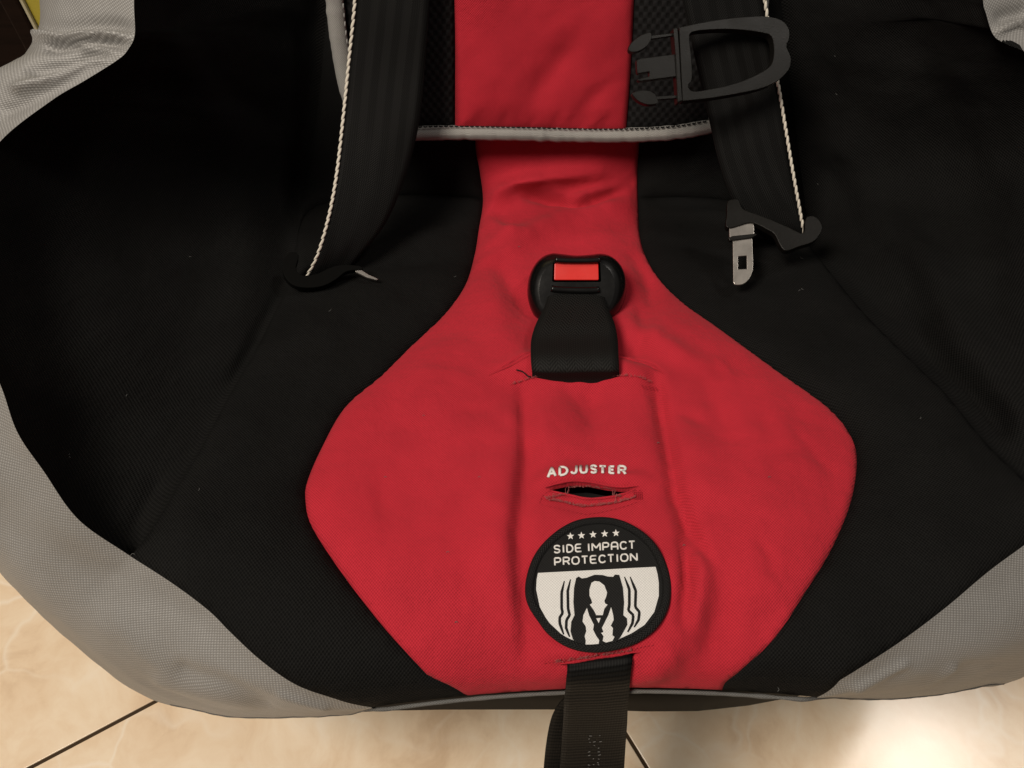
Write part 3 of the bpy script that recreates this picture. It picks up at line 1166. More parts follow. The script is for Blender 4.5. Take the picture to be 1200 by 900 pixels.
# ------------------------------------------------------------------ lettering and woven badge on the red panel
GLYPH = {
    'A': [[(0, 0), (.5, 1), (1, 0)], [(.2, .36), (.8, .36)]],
    'a': [[(0, 0), (0, .72), (.12, .93), (.35, 1), (.65, 1), (.88, .93), (1, .72), (1, 0)], [(0, .40), (1, .40)]],
    'D': [[(0, 0), (0, 1), (.5, 1), (.82, .88), (1, .62), (1, .38), (.82, .12), (.5, 0), (0, 0)]],
    'J': [[(.95, 1), (.95, .3), (.82, .08), (.5, 0), (.18, .08), (.05, .28)]],
    'U': [[(0, 1), (0, .32), (.12, .08), (.5, 0), (.88, .08), (1, .32), (1, 1)]],
    'S': [[(.98, .80), (.82, .95), (.5, 1), (.18, .95), (.03, .76), (.18, .57), (.5, .5), (.82, .43), (.98, .25), (.82, .06), (.5, 0), (.18, .05), (.02, .2)]],
    'T': [[(0, 1), (1, 1)], [(.5, 1), (.5, 0)]],
    'E': [[(1, 1), (0, 1), (0, 0), (1, 0)], [(0, .5), (.85, .5)]],
    'e': [[(1, 1), (.25, 1), (.06, .92), (0, .75), (0, .25), (.06, .08), (.25, 0), (1, 0)], [(0, .5), (.9, .5)]],
    'R': [[(0, 0), (0, 1), (.65, 1), (.93, .9), (1, .74), (.93, .57), (.65, .46), (0, .46)], [(.6, .46), (1, 0)]],
    'I': [[(.5, 1), (.5, 0)]],
    'M': [[(0, 0), (0, 1), (.5, .35), (1, 1), (1, 0)]],
    'P': [[(0, 0), (0, 1), (.7, 1), (.93, .9), (1, .72), (.93, .52), (.7, .42), (0, .42)]],
    'C': [[(1, .78), (.88, .94), (.55, 1), (.25, .95), (.05, .75), (0, .5), (.05, .25), (.25, .05), (.55, 0), (.88, .06), (1, .22)]],
    'O': [[(.5, 1), (.18, .93), (0, .7), (0, .3), (.18, .07), (.5, 0), (.82, .07), (1, .3), (1, .7), (.82, .93), (.5, 1)]],
    'N': [[(0, 0), (0, 1), (1, 0), (1, 1)]],
}


def strokes(ch):
    """The strokes of a glyph, cut where they turn sharply."""
    out = []
    for stroke in GLYPH[ch]:
        P = np.array(stroke, float)
        cur = [P[0]]
        for i in range(1, len(P)):
            cur.append(P[i])
            if i < len(P) - 1:
                a, b = P[i] - P[i - 1], P[i + 1] - P[i]
                if a @ b / (np.linalg.norm(a) * np.linalg.norm(b)) < .55:
                    out.append(np.array(cur)); cur = [P[i]]
        out.append(np.array(cur))
    return [q if len(q) > 2 else resample(q, 4) for q in out]


def letter(ch, quad, r, lift, name, parent, mat):
    """One raised letter: strokes of thread inside a quad of pixels (top-left, top-right, bottom-right, bottom-left)."""
    bag = Bag()
    tl, tr, br, bl_ = [np.array(p, float) for p in quad]
    for P in strokes(ch):
        px = [(bl_ * (1 - x) + br * x) * (1 - y) + (tl * (1 - x) + tr * x) * y for x, y in P]
        p3 = np.array([on_red(q[0], q[1], lift) for q in px])
        nn = []
        for q in px:
            h = S0.hit(q[0], q[1]); nn.append(surf_n(h[0], h[1]))
        bag.tube(p3, r, 8, .6, nrm=np.array(nn))
    return bag.build(name, mat, parent)


let = bpy.data.objects.new("lettering", None); COL.objects.link(let); let.parent = seat
let.matrix_parent_inverse = seat.matrix_world.inverted(); let["label"] = "white embroidered word on the red panel"
ADJ = [('A', 186, 234, 576, 574, 627, 634), ('D', 248, 295, 572, 571, 618, 623), ('J', 308, 345, 568, 566, 612, 614), ('U', 358, 398, 564, 563, 610, 611),
       ('S', 413, 448, 563, 564, 610, 610), ('T', 457, 499, 567, 568, 611, 611), ('E', 511, 543, 569, 569, 612, 611), ('R', 559, 602, 566, 568, 616, 613)]
k = 4.5
for ch, x0, x1, yt0, yt1, yb1, yb0 in ADJ:
    q = [(600 + (x0 + 4) / k, 420 + (yt0 + 4) / k), (600 + (x1 - 4) / k, 420 + (yt1 + 4) / k), (600 + (x1 - 4) / k, 420 + (yb1 - 4) / k), (600 + (x0 + 4) / k, 420 + (yb0 - 4) / k)]
    letter(ch, q, .00060, .0004, "letter", let, M_WHITE_THREAD)


def bp(x, y):
    return (610 + x / 5.295, 600 + y / 5.295)


def on_badge(poly, lift, step=2.2, n=0, holes=()):
    P = np.array([bp(*p) for p in poly])
    if n:
        P = spline(P, n, closed=True)
    H = [np.array([bp(*p) for p in h]) for h in holes]
    Q, T = fill(P, H, step)
    V = np.array([on_red_smooth(q[0], q[1], lift) for q in Q])
    T = T[:, ::-1]
    return Q, V, T


BO = [(40, 500), (50, 400), (88, 290), (150, 200), (240, 120), (340, 65), (450, 43), (560, 45), (660, 75), (760, 135), (840, 220), (895, 330), (922, 440), (915, 560),
      (880, 650), (820, 730), (720, 800), (600, 840), (480, 858), (370, 850), (270, 815), (180, 750), (110, 660), (60, 580)]
# the badge is stiff: a gently domed sheet fitted to the red panel below it
bpts = [bp(*p) for p in BO] + [bp(480 + (x - 480) * .55, 450 + (y - 450) * .55) for x, y in BO]
B3 = np.array([on_red(*p) for p in bpts])
bc = B3.mean(0)
A_ = np.column_stack([B3[:, 0] - bc[0], B3[:, 1] - bc[1], (B3[:, 0] - bc[0]) ** 2, (B3[:, 1] - bc[1]) ** 2, np.ones(len(B3))])
co = np.linalg.lstsq(A_, B3[:, 2], rcond=None)[0]
res = B3[:, 2] - A_ @ co
BL = float(np.percentile(res, 92))


def badge_z(x, y):
    x = x - bc[0]; y = y - bc[1]
    return co[0] * x + co[1] * y + co[2] * x * x + co[3] * y * y + co[4] + BL


def on_red_smooth(px, py, lift):
    d = ray(px, py)
    t = (bc[2] - CAM[2]) / d[2]
    for _ in range(12):
        p = CAM + d * t
        t = (badge_z(p[0], p[1]) + lift - CAM[2]) / d[2]
    return CAM + d * t


Q, V, T = on_badge(BO, .0006, 3.0, 96)
Eb = boundary_edges(T)
ids = sorted({i for e in Eb for i in e}); m_ = {i: len(V) + j for j, i in enumerate(ids)}
V2 = np.vstack([V, V[ids] - np.array([0, 0, .003])])
badge = mesh_obj("badge", V2, T.tolist() + [(a, m_[a], m_[b], b) for a, b in Eb], M_BADGE_BLACK, seat, np.vstack([V[:, :2], V[ids, :2]]))
badge["label"] = "round black and white woven safety badge"
ring = np.array([on_red_smooth(p[0], p[1], .0006) for p in spline([bp(480 + (x - 480) * .965, 450 + (y - 450) * .965) for x, y in BO], 140, closed=True)])
ring = np.vstack([ring, ring[:2]])
Bag().tube(ring, .0017, 10, .75).build("badge_border", M_BADGE_EDGE, badge)
WHITE = [(108, 378), (300, 368), (500, 358), (700, 347), (838, 340), (850, 385), (858, 440), (858, 520), (830, 620), (770, 700), (690, 752), (620, 784), (590, 803), (400, 825), (330, 805), (250, 755), (170, 680), (120, 590), (97, 480), (100, 420)]
BLACKSEAT = [(360, 400), (345, 410), (332, 470), (328, 560), (335, 640), (315, 680), (310, 740), (325, 790), (350, 814), (400, 828), (500, 820), (590, 806), (615, 784), (640, 740), (662, 700),
             (660, 660), (637, 640), (642, 560), (635, 470), (612, 390), (585, 388), (575, 402), (540, 400), (510, 391), (460, 389), (430, 400), (410, 408), (380, 412)]
BODY = [(440, 440), (460, 428), (490, 432), (520, 455), (537, 500), (530, 530), (520, 550), (525, 568), (540, 575), (520, 600), (510, 640), (470, 640), (455, 610), (430, 575), (445, 565), (440, 545), (428, 520), (428, 480)]
LEGL = [(412, 595), (390, 640), (385, 680), (405, 710), (408, 740), (398, 770), (405, 800), (403, 822), (440, 822), (485, 818), (488, 795), (470, 770), (450, 730), (455, 700), (440, 670), (425, 640)]
LEGR = [(562, 590), (545, 640), (520, 690), (505, 720), (515, 745), (500, 750), (515, 770), (510, 800), (530, 810), (570, 800), (583, 775), (570, 765), (573, 720), (560, 705), (578, 670), (575, 640)]
TRI = [(470, 660), (497, 657), (485, 690)]


def badge_piece(name, poly, lift, mat, step=3.0, parent=None):
    Q, V, T = on_badge(poly, lift, step)
    return mesh_obj(name, V, T.tolist(), mat, parent or badge, V[:, :2])


badge_piece("badge_field", WHITE, .0010, M_BADGE_WHITE)
emblem = badge_piece("emblem", BLACKSEAT, .0013, M_BADGE_BLACK)
for p in (BODY, LEGL, LEGR, TRI):
    badge_piece("emblem_figure", p, .0016, M_BADGE_WHITE)
for pl_ in ([(272, 428), (255, 500), (255, 600), (262, 625), (243, 655), (243, 690), (268, 760)], [(310, 418), (293, 490), (295, 600), (305, 640), (285, 670), (283, 720), (305, 775)],
            [(645, 402), (675, 480), (675, 580), (668, 610), (700, 640), (695, 690), (665, 745)], [(680, 402), (715, 490), (712, 590), (738, 620), (732, 670), (705, 715)]):
    P = resample(np.array(pl_, float), 26)
    px = [bp(*p) for p in P]
    p3 = np.array([on_red_smooth(q[0], q[1], .0011) for q in px])
    rr = .00052 * np.clip(np.sin(np.linspace(.25, math.pi - .35, 26)) * 1.5, .3, 1.0)
    Bag().tube(p3, rr, 6, .5, nrm=np.tile([0, -.2, 1.0], (26, 1))).build("emblem_line", M_BADGE_BLACK, badge)


def text_row(text, widths, tl, tr, bl_, r):
    tl, tr, bl_ = np.array(tl, float), np.array(tr, float), np.array(bl_, float)
    gap = .30
    total = sum(widths[c] for c in text) + gap * (len(text) - 1)
    x = 0.0
    for c in text:
        w = widths[c]
        if c != ' ':
            a, b = x / total, (x + w) / total
            P0, P1 = tl + (tr - tl) * a, tl + (tr - tl) * b
            dn = bl_ - tl
            bag = Bag()
            for S in strokes(c):
                px = [bp(*((P0 + (P1 - P0) * u) + dn * (1 - v))) for u, v in S]
                p3 = np.array([on_red_smooth(q[0], q[1], .0009) for q in px])
                bag.tube(p3, r, 6, .6, nrm=np.tile([0, -.2, 1.0], (len(p3), 1)))
            bag.build("badge_letter", M_WHITE_THREAD, badge)
        x += w + gap


WD = {c: .62 for c in GLYPH}
WD.update({'I': .16, 'M': .85, ' ': .12, 'O': .72, 'N': .68, 'a': .66, 'T': .62})
text_row("SIDe IMPaCT", WD, (208, 209), (708, 181), (210, 254), .00035)
text_row("PROTeCTION", WD, (212, 286), (722, 256), (214, 331), .00035)
for cx, cy in ((310, 150), (378, 146), (450, 140), (522, 135), (592, 131)):
    pts = []
    for i in range(10):
        r = 24 if i % 2 == 0 else 10
        a = math.radians(-90 + 36 * i - 3)
        pts.append((cx + r * math.cos(a), cy + r * math.sin(a)))
    badge_piece("badge_star", pts, .0010, M_WHITE_THREAD, 50)

# ------------------------------------------------------------------ fraying and bar tacks round the slits
RED_P, RED_V = LAST_PATCH["seat_insert"]


def rolled(k, ids, r, n=70):
    """The turned edge of a slit, following the cut in the cloth itself."""
    q = slits[k][ids]
    P3 = np.array([RED_V[idx_near(RED_P, p)] for p in q])
    P3 = spline(P3, n)
    for _ in range(3):
        P3[1:-1] = (P3[:-2] + 2 * P3[1:-1] + P3[2:]) / 4
    rr = r * np.clip(np.sin(np.linspace(.12, math.pi - .12, n)) * 1.6, .25, 1) * (1 + .25 * np.array([noise.noise(Vector((i * .33, r * 9000, 1.0))) for i in range(n)]))
    Bag().tube(P3, rr, 8).build("slit_edge", M_RED, red)


rolled(0, list(range(0, 11)), .0011)
rolled(1, list(range(0, 7)), .0006)
rolled(1, list(range(6, 13)) + [0], .0006)
rolled(2, list(range(0, 7)), .0007)
fr_b = Bag()
rng = random.Random(11)


def fray(px_list, n, r, spread, bag):
    P = spline(px_list, 200)
    for _ in range(n):
        p = P[rng.randrange(200)]
        a = on_red(p[0], p[1], .0006)
        b = on_red(p[0] + rng.uniform(-spread, spread), p[1] + rng.uniform(-spread, spread * .6), .0012)
        m = (a + b) / 2 + np.array([rng.uniform(-1, 1), rng.uniform(-1, 1), 1]) * .0007
        bag.tube(spline([a, m, b], 5), r, 4)


fray([(600, 452), (625, 444), (645, 440), (658, 439), (668, 443), (690, 445), (722, 442), (747, 443), (764, 450)], 170, .00007, 2.4, fr_b)
fray([(640, 586), (665, 591), (685, 594.5), (722, 590), (744, 584)], 190, .00008, 2.2, fr_b)
fray([(640, 585), (668, 579.5), (690, 578.6), (728, 583)], 120, .00008, 2.0, fr_b)
fray([(650, 775), (680, 771), (720, 765), (741, 762)], 110, .00007, 2.2, fr_b)
fr_b.build("frayed_edge", M_PALE_THREAD, red, kind="stuff")
for c, r0 in (((694, 441), 4), ((726, 586), 5)):
    p = [on_red(c[0] + r0 * math.cos(a), c[1] + r0 * .8 * math.sin(a), .0012 + .0006 * math.sin(a * 2)) for a in np.linspace(0, 5.2, 9)]
    Bag().tube(spline(p, 24), .00011, 5).build("loose_thread", M_PALE_THREAD, red)
p = [on_red(x, y, .0014) for x, y in ((605, 436), (612, 438), (618, 443), (622, 444))]
Bag().tube(spline(p, 12), .00035, 6).build("loose_thread", M_DARK_THREAD, red)
st = Bag()


def tack(px_pts, length, gap, r, lift=.0004):
    P = spline(px_pts, 60)
    P3 = np.array([on_red(q[0], q[1], lift) for q in P])
    L = np.concatenate([[0], np.cumsum(np.linalg.norm(np.diff(P3, axis=0), axis=1))])
    a = 0
    while a + length < L[-1]:
        t = np.linspace(a, a + length, 3)
        st.tube(np.stack([np.interp(t, L, P3[:, j]) for j in range(3)], 1), r, 5)
        a += length + gap


tack([(632, 590), (640, 578), (668, 570), (692, 569), (725, 575), (752, 575)], .0008, .0010, .00012)
tack([(634, 592), (665, 599), (690, 603), (725, 596), (750, 588)], .0008, .0010, .00012)
for k in range(5):
    tack([(743 + k * 2.2, 577), (744 + k * 2.2, 587)], .0005, .0003, .00018)
    tack([(752 + k * 4, 452 + k * .6), (755 + k * 4, 457 + k * .6)], .0005, .0003, .00018)
tack([(638, 777), (650, 775), (662, 772)], .0007, .0008, .00014)
tack([(745, 760), (758, 757), (768, 756)], .0007, .0008, .00014)
st.build("slit_stitching", M_RED_THREAD, red, kind="stuff")

# ================================================================== STRAPS
def ribbon(name, stations, thick, mat, parent, n=90, across=11, crown=.0, wav=.0006, seed=0.0):
    """A flat woven strap through stations of (left point, right point)."""
    A = spline([s[0] for s in stations], n); B = spline([s[1] for s in stations], n)
    rows = []
    UV = []
    mid = (A + B) / 2
    L = np.concatenate([[0], np.cumsum(np.linalg.norm(np.diff(mid, axis=0), axis=1))])
    T = np.gradient(mid, axis=0)
    W_ = B - A
    N = np.cross(W_, T)
    N /= np.linalg.norm(N, axis=1)[:, None]
    if np.mean(np.sum(N * (CAM - mid), 1)) < 0:
        N = -N
    V = []
    for i in range(n):
        for j in range(across):
            f = j / (across - 1)
            h = crown * 4 * f * (1 - f) + wav * noise.noise(Vector((f * 2.5, L[i] * 40, seed)))
            edge = min(f, 1 - f) * (across - 1)
            V.append(A[i] + W_[i] * f + N[i] * (h - (thick * .22 if edge < .5 else 0)))
            UV.append((f * np.linalg.norm(W_[i]), L[i]))
    top = len(V)
    for i in range(n):
        for j in range(across):
            f = j / (across - 1)
            edge = min(f, 1 - f) * (across - 1)
            V.append(np.array(V[i * across + j]) - N[i] * (thick * (.55 if edge < .5 else 1)))
            UV.append(UV[i * across + j])
    F = []
    for i in range(n - 1):
        for j in range(across - 1):
            a = i * across + j
            F.append((a, a + 1, a + across + 1, a + across))
            F.append((top + a, top + a + across, top + a + across + 1, top + a + 1))
        a = i * across
        F.append((a, a + across, top + a + across, top + a))
        a = i * across + across - 1
        F.append((a + across, a, top + a, top + a + across))
    for j in range(across - 1):
        F.append((j + 1, j, top + j, top + j + 1)); a = (n - 1) * across + j
        F.append((a, a + 1, top + a + 1, top + a))
    return mesh_obj(name, V, F, mat, parent, UV), A, B, N


def D(px, py, t):
    return at_depth(px, py, t)


def edge_stitch(P, nrm, r, step, length, slant):
    """A run of flat slanted stitches along a strap's edge."""
    P = np.asarray(P); L = np.concatenate([[0], np.cumsum(np.linalg.norm(np.diff(P, axis=0), axis=1))])
    f = lambda t: np.array([np.interp(t, L, P[:, k]) for k in range(3)])
    g = lambda t: np.array([np.interp(t, L, nrm[:, k]) for k in range(3)])
    bag = Bag()
    a = 0.0
    rg = random.Random(3)
    while a + length < L[-1]:
        t = np.linspace(a, a + length * rg.uniform(.94, 1.06), 7)
        pts, nn = [], []
        for q, tt_ in enumerate(t):
            d = f(min(tt_ + .001, L[-1])) - f(max(tt_ - .001, 0)); d /= np.linalg.norm(d)
            n_ = g(tt_); n_ /= np.linalg.norm(n_)
            side = np.cross(d, n_)
            u = q / 6
            pts.append(f(tt_) + side * (u - .5) * slant + n_ * (.00045 * math.sin(math.pi * u) + .0001)); nn.append(n_)
        bag.tube(np.array(pts), r * np.array([.45, .85, 1, 1.05, 1, .85, .45]), 6, .35, nrm=np.array(nn))
        a += step
    return bag


hl = empty("harness_strap", D(460, 0, .43), "black shoulder strap with white stitched edge, nearer the silver wing at the picture's left", "harness strap", "shoulder straps of the harness")
stL = [(D(420, -75, .424), D(507, -75, .424)), (D(416, 0, .436), D(503, 0, .436)), (D(409, 70, .447), D(498, 70, .447)), (D(403, 130, .453), D(490, 150, .458)),
       (D(395, 200, .455), D(474, 210, .464)), (D(386, 250, .453), D(452, 262, .465)), (D(372, 298, .449), D(418, 305, .462)), (D(356, 328, .451), D(392, 336, .464)), (D(340, 350, .46), D(372, 356, .474))]
rb, A, B, N = ribbon("webbing", stL, .0016, M_WEB_LIGHT, hl, seed=1.0)
edge_stitch(A[:84], N[:84], .00070, .0037, .0048, .0011).build("edge_stitching", M_CORD, hl)

hr = empty("harness_strap", D(850, 0, .43), "black shoulder strap with white stitched edge running under the open plastic clip", "harness strap", "shoulder straps of the harness")
stR = [(D(785, -75, .424), D(884, -75, .424)), (D(800, 0, .436), D(896, 0, .436)), (D(813, 60, .445), D(905, 60, .445)), (D(829, 130, .455), D(917, 130, .455)),
       (D(843, 190, .462), D(927, 190, .462)), (D(862, 240, .468), D(936, 240, .468)), (D(890, 275, .476), D(943, 275, .474)), (D(915, 300, .498), D(952, 300, .494))]
rb, A, B, N = ribbon("webbing", stR, .0016, M_WEB, hr, seed=2.0)
edge_stitch(B[:82], N[:82], .00074, .0037, .0048, .0011).build("edge_stitching", M_CORD, hr)

# ------------------------------------------------------------------ chest clip (open half) on the strap
def plane_pt(px, py, p0, nrm):
    d = ray(px, py)
    t = ((p0 - CAM) @ nrm) / (d @ nrm)
    return CAM + d * t


cn = np.array([.16, -.52, .84]); cn /= np.linalg.norm(cn)
c0 = D(830, 70, .428)
clip = empty("chest_clip", c0, "black plastic three-pronged clip half lying across the harness strap", "harness clip")


def cp(x, y, dz=0.0):
    return plane_pt(720 + x / 5, y / 5, c0 + cn * dz, cn)


OUT = [(380, 160), (500, 135), (650, 110), (800, 97), (880, 95), (960, 110), (1005, 140), (1027, 185), (1022, 235), (1008, 265), (1020, 300), (1035, 340), (1030, 390), (1005, 430), (950, 478), (850, 520), (700, 552), (550, 576), (400, 592)]
INN = [(442, 200), (460, 186), (520, 176), (650, 170), (780, 178), (885, 195), (915, 208), (930, 235), (936, 280), (934, 330), (915, 385), (850, 430), (750, 475), (650, 505), (550, 525), (475, 536), (445, 528), (432, 500), (452, 470), (455, 410), (450, 330), (440, 240)]
o3 = [cp(*p) for p in np.vstack([spline(OUT, 80), ])]
i3 = [cp(*p) for p in spline(INN, 80, closed=True)]
plate("clip_frame", o3, cn, .0050, M_CLIP, clip, holes=[i3], bevel=.0011)
plate("clip_bar", [cp(x, y, .0008) for x, y in ((345, 162), (374, 158), (384, 300), (392, 450), (398, 594), (372, 600), (364, 450), (357, 300))], cn, .0052, M_CLIP, clip, bevel=.0006)
HEAD1 = [(85, 282), (100, 250), (150, 210), (205, 190), (218, 205), (214, 232), (190, 270), (140, 300), (95, 302)]
HEAD2 = [(106, 545), (150, 530), (205, 533), (240, 555), (256, 590), (254, 606), (200, 613), (150, 597), (118, 570)]
for head, arm in ((HEAD1, [(205, 208), (350, 192), (350, 206), (208, 228)]), (HEAD2, [(240, 566), (372, 558), (372, 573), (245, 583)])):
    pr_ = plate("prong", [cp(*p) for p in spline(head, 40, closed=True)], cn, .0030, M_CLIP, clip, bevel=.0007)
    plate("prong_arm", [cp(x, y, -.0006) for x, y in arm], cn, .0020, M_CLIP, pr_, bevel=.0003)
plate("prong", [cp(*p) for p in ((130, 352), (145, 344), (355, 317), (366, 448), (150, 476), (136, 470), (140, 462), (205, 446), (206, 420), (138, 432), (134, 420))], cn, .0026, M_CLIP, clip, bevel=.0004)

# ------------------------------------------------------------------ buckle tongues on the straps
def tongue_pt(x, y, dz, p0, nrm):
    return plane_pt(820 + x / 6, 200 + y / 6, p0 + nrm * dz, nrm)


tn = np.array([-.08, -.30, .95]); tn /= np.linalg.norm(tn)
t0 = D(890, 275, .455)
tr_ = empty("buckle_tongue", t0, "black plastic buckle tongue with bright slotted metal blade hanging below the clip", "buckle tongue", "buckle tongues")
TB = [(195, 400), (192, 300), (196, 218), (232, 200), (270, 205), (305, 268), (400, 305), (520, 352), (640, 405), (715, 440), (738, 420), (742, 350), (760, 322), (800, 318), (840, 345), (860, 395), (852, 432), (800, 497),
      (700, 532), (625, 560), (590, 556), (560, 515), (525, 445), (470, 410), (400, 375), (345, 365)]
tp = lambda x, y, dz=0.0: tongue_pt(x, y, dz, t0, tn)
plate("tongue_body", [tp(*p) for p in spline(TB, 90, closed=True)], tn, .0046, M_CLIP, tr_, bevel=.0014)
plate("blade_neck", [tp(x, y, -.0012) for x, y in ((206, 380), (380, 350), (385, 455), (210, 480))], tn, .0016, M_STEEL, tr_, bevel=.0003)
plate("blade_collar", [tp(x, y, .0008) for x, y in ((200, 472), (230, 458), (398, 440), (402, 452), (370, 470), (210, 492))], tn, .0026, M_CLIP, tr_, bevel=.0004)
BL_ = [(232, 480), (370, 466), (374, 560), (377, 660), (374, 700), (362, 735), (345, 765), (322, 788), (300, 799), (275, 803), (255, 802), (242, 796), (236, 782)]
plate("blade", [tp(x, y, -.0004) for x, y in BL_], tn, .0016, M_STEEL, tr_, holes=[[tp(x, y, -.0004) for x, y in ((270, 602), (330, 597), (331, 690), (271, 692))]], bevel=.0003)

# the other tongue, simplified: darker plastic paints its shade, blade cut to its glint
un = np.array([.25, -.20, .95]); un /= np.linalg.norm(un)
u0 = D(365, 330, .4455)
tl_ = empty("buckle_tongue", u0, "black buckle tongue half hidden where the other strap meets the side bolster", "buckle tongue", "buckle tongues")
up_ = lambda px, py, dz=0.0: plane_pt(px, py, u0 + un * dz, un)
LB = [(332, 320), (333, 304), (341, 295), (350, 299), (347, 314), (353, 322), (370, 321), (388, 313), (402, 310), (414, 310.5), (422, 311.5), (426, 314), (422, 316.5), (413, 316.5), (404, 319), (394, 327), (378, 335), (358, 337), (342, 333)]
plate("tongue_body", [up_(*p) for p in spline(LB, 70, closed=True)], un, .0040, M_SHELL, tl_, bevel=.0009)
plate("blade", [up_(x, y, -.0005) for x, y in ((420, 314), (432, 321.5), (442, 326), (443.5, 327.3), (441, 328), (431, 325.5), (416, 318))], un, .0015, M_STEEL, tl_, bevel=.0003)

# ------------------------------------------------------------------ crotch buckle
bn = np.array([0.0, -.50, .866])
b0 = D(675, 335, .437)
buckle = empty("crotch_buckle", S3(672, 400), "black plastic buckle with red press button on a crotch strap", "buckle")


def bk(x, y, dz=0.0):
    return plane_pt(560 + x / 4.5, 270 + y / 4.5, b0 + bn * dz, bn)


HO = [(262, 290), (275, 230), (302, 178), (340, 140), (390, 121), (440, 124), (520, 132), (600, 127), (650, 122), (702, 136), (748, 176), (776, 230), (785, 285), (780, 345), (760, 405), (728, 452), (680, 486), (600, 500), (520, 503), (440, 500), (350, 485), (305, 462), (278, 415), (262, 350)]
HO = spline(HO, 72, closed=True)
hc = HO.mean(0)
rings = []
for sc, dz in ((.88, -.028), (.975, -.021), (1.0, -.013), (.995, -.0085), (.975, -.0055), (.94, -.0032), (.89, -.0014), (.83, -.0003), (.76, .0004)):
    q = hc + (HO - hc) * sc
    rings.append([bk(x, y, dz) for x, y in q])
V = np.vstack(rings)
n = 72
F = [(k * n + i, (k + 1) * n + i, (k + 1) * n + (i + 1) % n, k * n + (i + 1) % n) for k in range(len(rings) - 1) for i in range(n)]
# top face with a recess for the button
topring = list(range((len(rings) - 1) * n, len(rings) * n))
REC = [(396, 163), (645, 164), (650, 272), (392, 272)]
rec2 = []
for i in range(4):
    a, b = np.array(REC[i], float), np.array(REC[(i + 1) % 4], float)
    rec2 += [tuple(a + (b - a) * t) for t in (0.03, .35, .65, .97)]
out2 = hc + (HO - hc) * .76
P2, T2 = fill(out2, [np.array(rec2)], 40.0)
Vt = np.array([bk(x, y, .0004) for x, y in P2])
T2 = T2[:, ::-1]
hb_ = Bag().raw(V, F)
hb_.raw(Vt, T2.tolist())
# recess walls and floor
wall_t = [bk(x, y, .0004) for x, y in rec2]; wall_b = [bk(x, y, -.0045) for x, y in rec2]
m = len(rec2)
hb_.raw(wall_t + wall_b, [(i, (i + 1) % m, m + (i + 1) % m, m + i) for i in range(m)] + [tuple(range(2 * m - 1, m - 1, -1))])
hb_.raw(rings[0], [tuple(range(n - 1, -1, -1))])
house = hb_.build("housing", M_PLASTIC, buckle)
# button
bt = [(404, 170), (636, 171), (638, 262), (402, 262)]
btp = []
for i in range(4):
    a, b = np.array(bt[i], float), np.array(bt[(i + 1) % 4], float)
    btp += [tuple(a + (b - a) * t) for t in (.03, .5, .97)]
plate("button", [bk(x, y, -.0006) for x, y in btp], bn, .004, M_BUTTON, buckle, bevel=.0004)
# rolled lips above the button and over the strap slot
for P, r in (([(408, 154), (450, 158), (520, 159), (600, 158), (645, 154)], .0015), ([(386, 306), (420, 312), (520, 316), (610, 316), (640, 312)], .0017)):
    q = spline(P, 24)
    Bag().tube(np.array([bk(x, y, .0009) for x, y in q]), r, 8).build("housing_lip", M_PLASTIC, buckle)
# strap: leaves the housing, arches and drops through the slit
def pxc(x, y):
    return 560 + x / 4.5, 270 + y / 4.5


def depth_of(p):
    return float((p - CAM) @ FWD)


t_top = depth_of(bk(520, 345, .0006))
t_end = depth_of(on_red(*pxc(515, 800), .0020))
cs = [(bk(378, 312, -.0024), bk(653, 312, -.0024))]
for (lx, ly), (rx, ry) in (((366, 345), (668, 345)), ((348, 405), (684, 400)), ((306, 490), (720, 485)), ((281, 575), (737, 565)), ((279, 660), (742, 655)), ((284, 735), (745, 730)), ((286, 758), (746, 755))):
    f = ((ly + ry) / 2 - 345) / (770 - 345)
    t = t_top + (t_end - t_top) * f - .004 * math.sin(math.pi * f)
    t = min([t] + [depth_of(on_red(*pxc(lx + (rx - lx) * u, ly + (ry - ly) * u))) - (.0042 if ly < 740 else .0020) for u in (0, .25, .5, .75, 1)])
    cs.append((at_depth(*pxc(lx, ly), t), at_depth(*pxc(rx, ry), t)))
for (lx, ly), (rx, ry), lift in (((286, 776), (746, 773), -.0022), ((286, 806), (746, 804), -.0085)):
    cs.append((on_red(*pxc(lx, ly), lift), on_red(*pxc(rx, ry), lift)))
ribbon("crotch_strap", cs, .0018, M_WEB_CROTCH, buckle, n=70, crown=.0006, seed=5.0)

# ------------------------------------------------------------------ adjuster strap over the front lip
adj = empty("adjuster_strap", at_z(698, 850, .22), "black ribbed adjuster strap hanging from slit below the round badge", "strap")


def hz(px, py, z):
    return at_z(px, py, z)


fa = [(on_red(664, 766, -.014), on_red(741, 757, -.014)), (on_red(664, 772.5, -.0035), on_red(741, 763.5, -.0035)), (on_red(664, 780, .0024), on_red(740, 772, .0024)), (on_red(663, 794, .0022), on_red(738, 791, .0022)),
      (on_red(662, 806, .0022), on_red(737, 804, .0022)), (hz(661, 826, .243), hz(736, 826, .243)), (hz(660, 850, .222), hz(735, 850, .222)), (hz(658, 880, .198), hz(733, 880, .198)), (hz(656, 915, .176), hz(731, 915, .176)), (hz(652, 985, .14), hz(727, 985, .14))]
rb, A, B, N = ribbon("webbing", fa, .0016, M_WEB_RIB, adj, n=100, seed=7.0, wav=.0004)
ra = [(hz(676, 815, .228), hz(730, 818, .228)), (hz(658, 824, .215), hz(722, 828, .215)), (hz(647, 842, .203), hz(716, 842, .203)), (hz(641, 868, .187), hz(712, 868, .187)), (hz(637, 905, .165), hz(708, 905, .165)), (hz(632, 980, .13), hz(703, 980, .13))]
ribbon("webbing_underside", ra, .0016, M_WEB_RIB, adj, n=80, seed=8.0)
mk = Bag()
rng = random.Random(5)
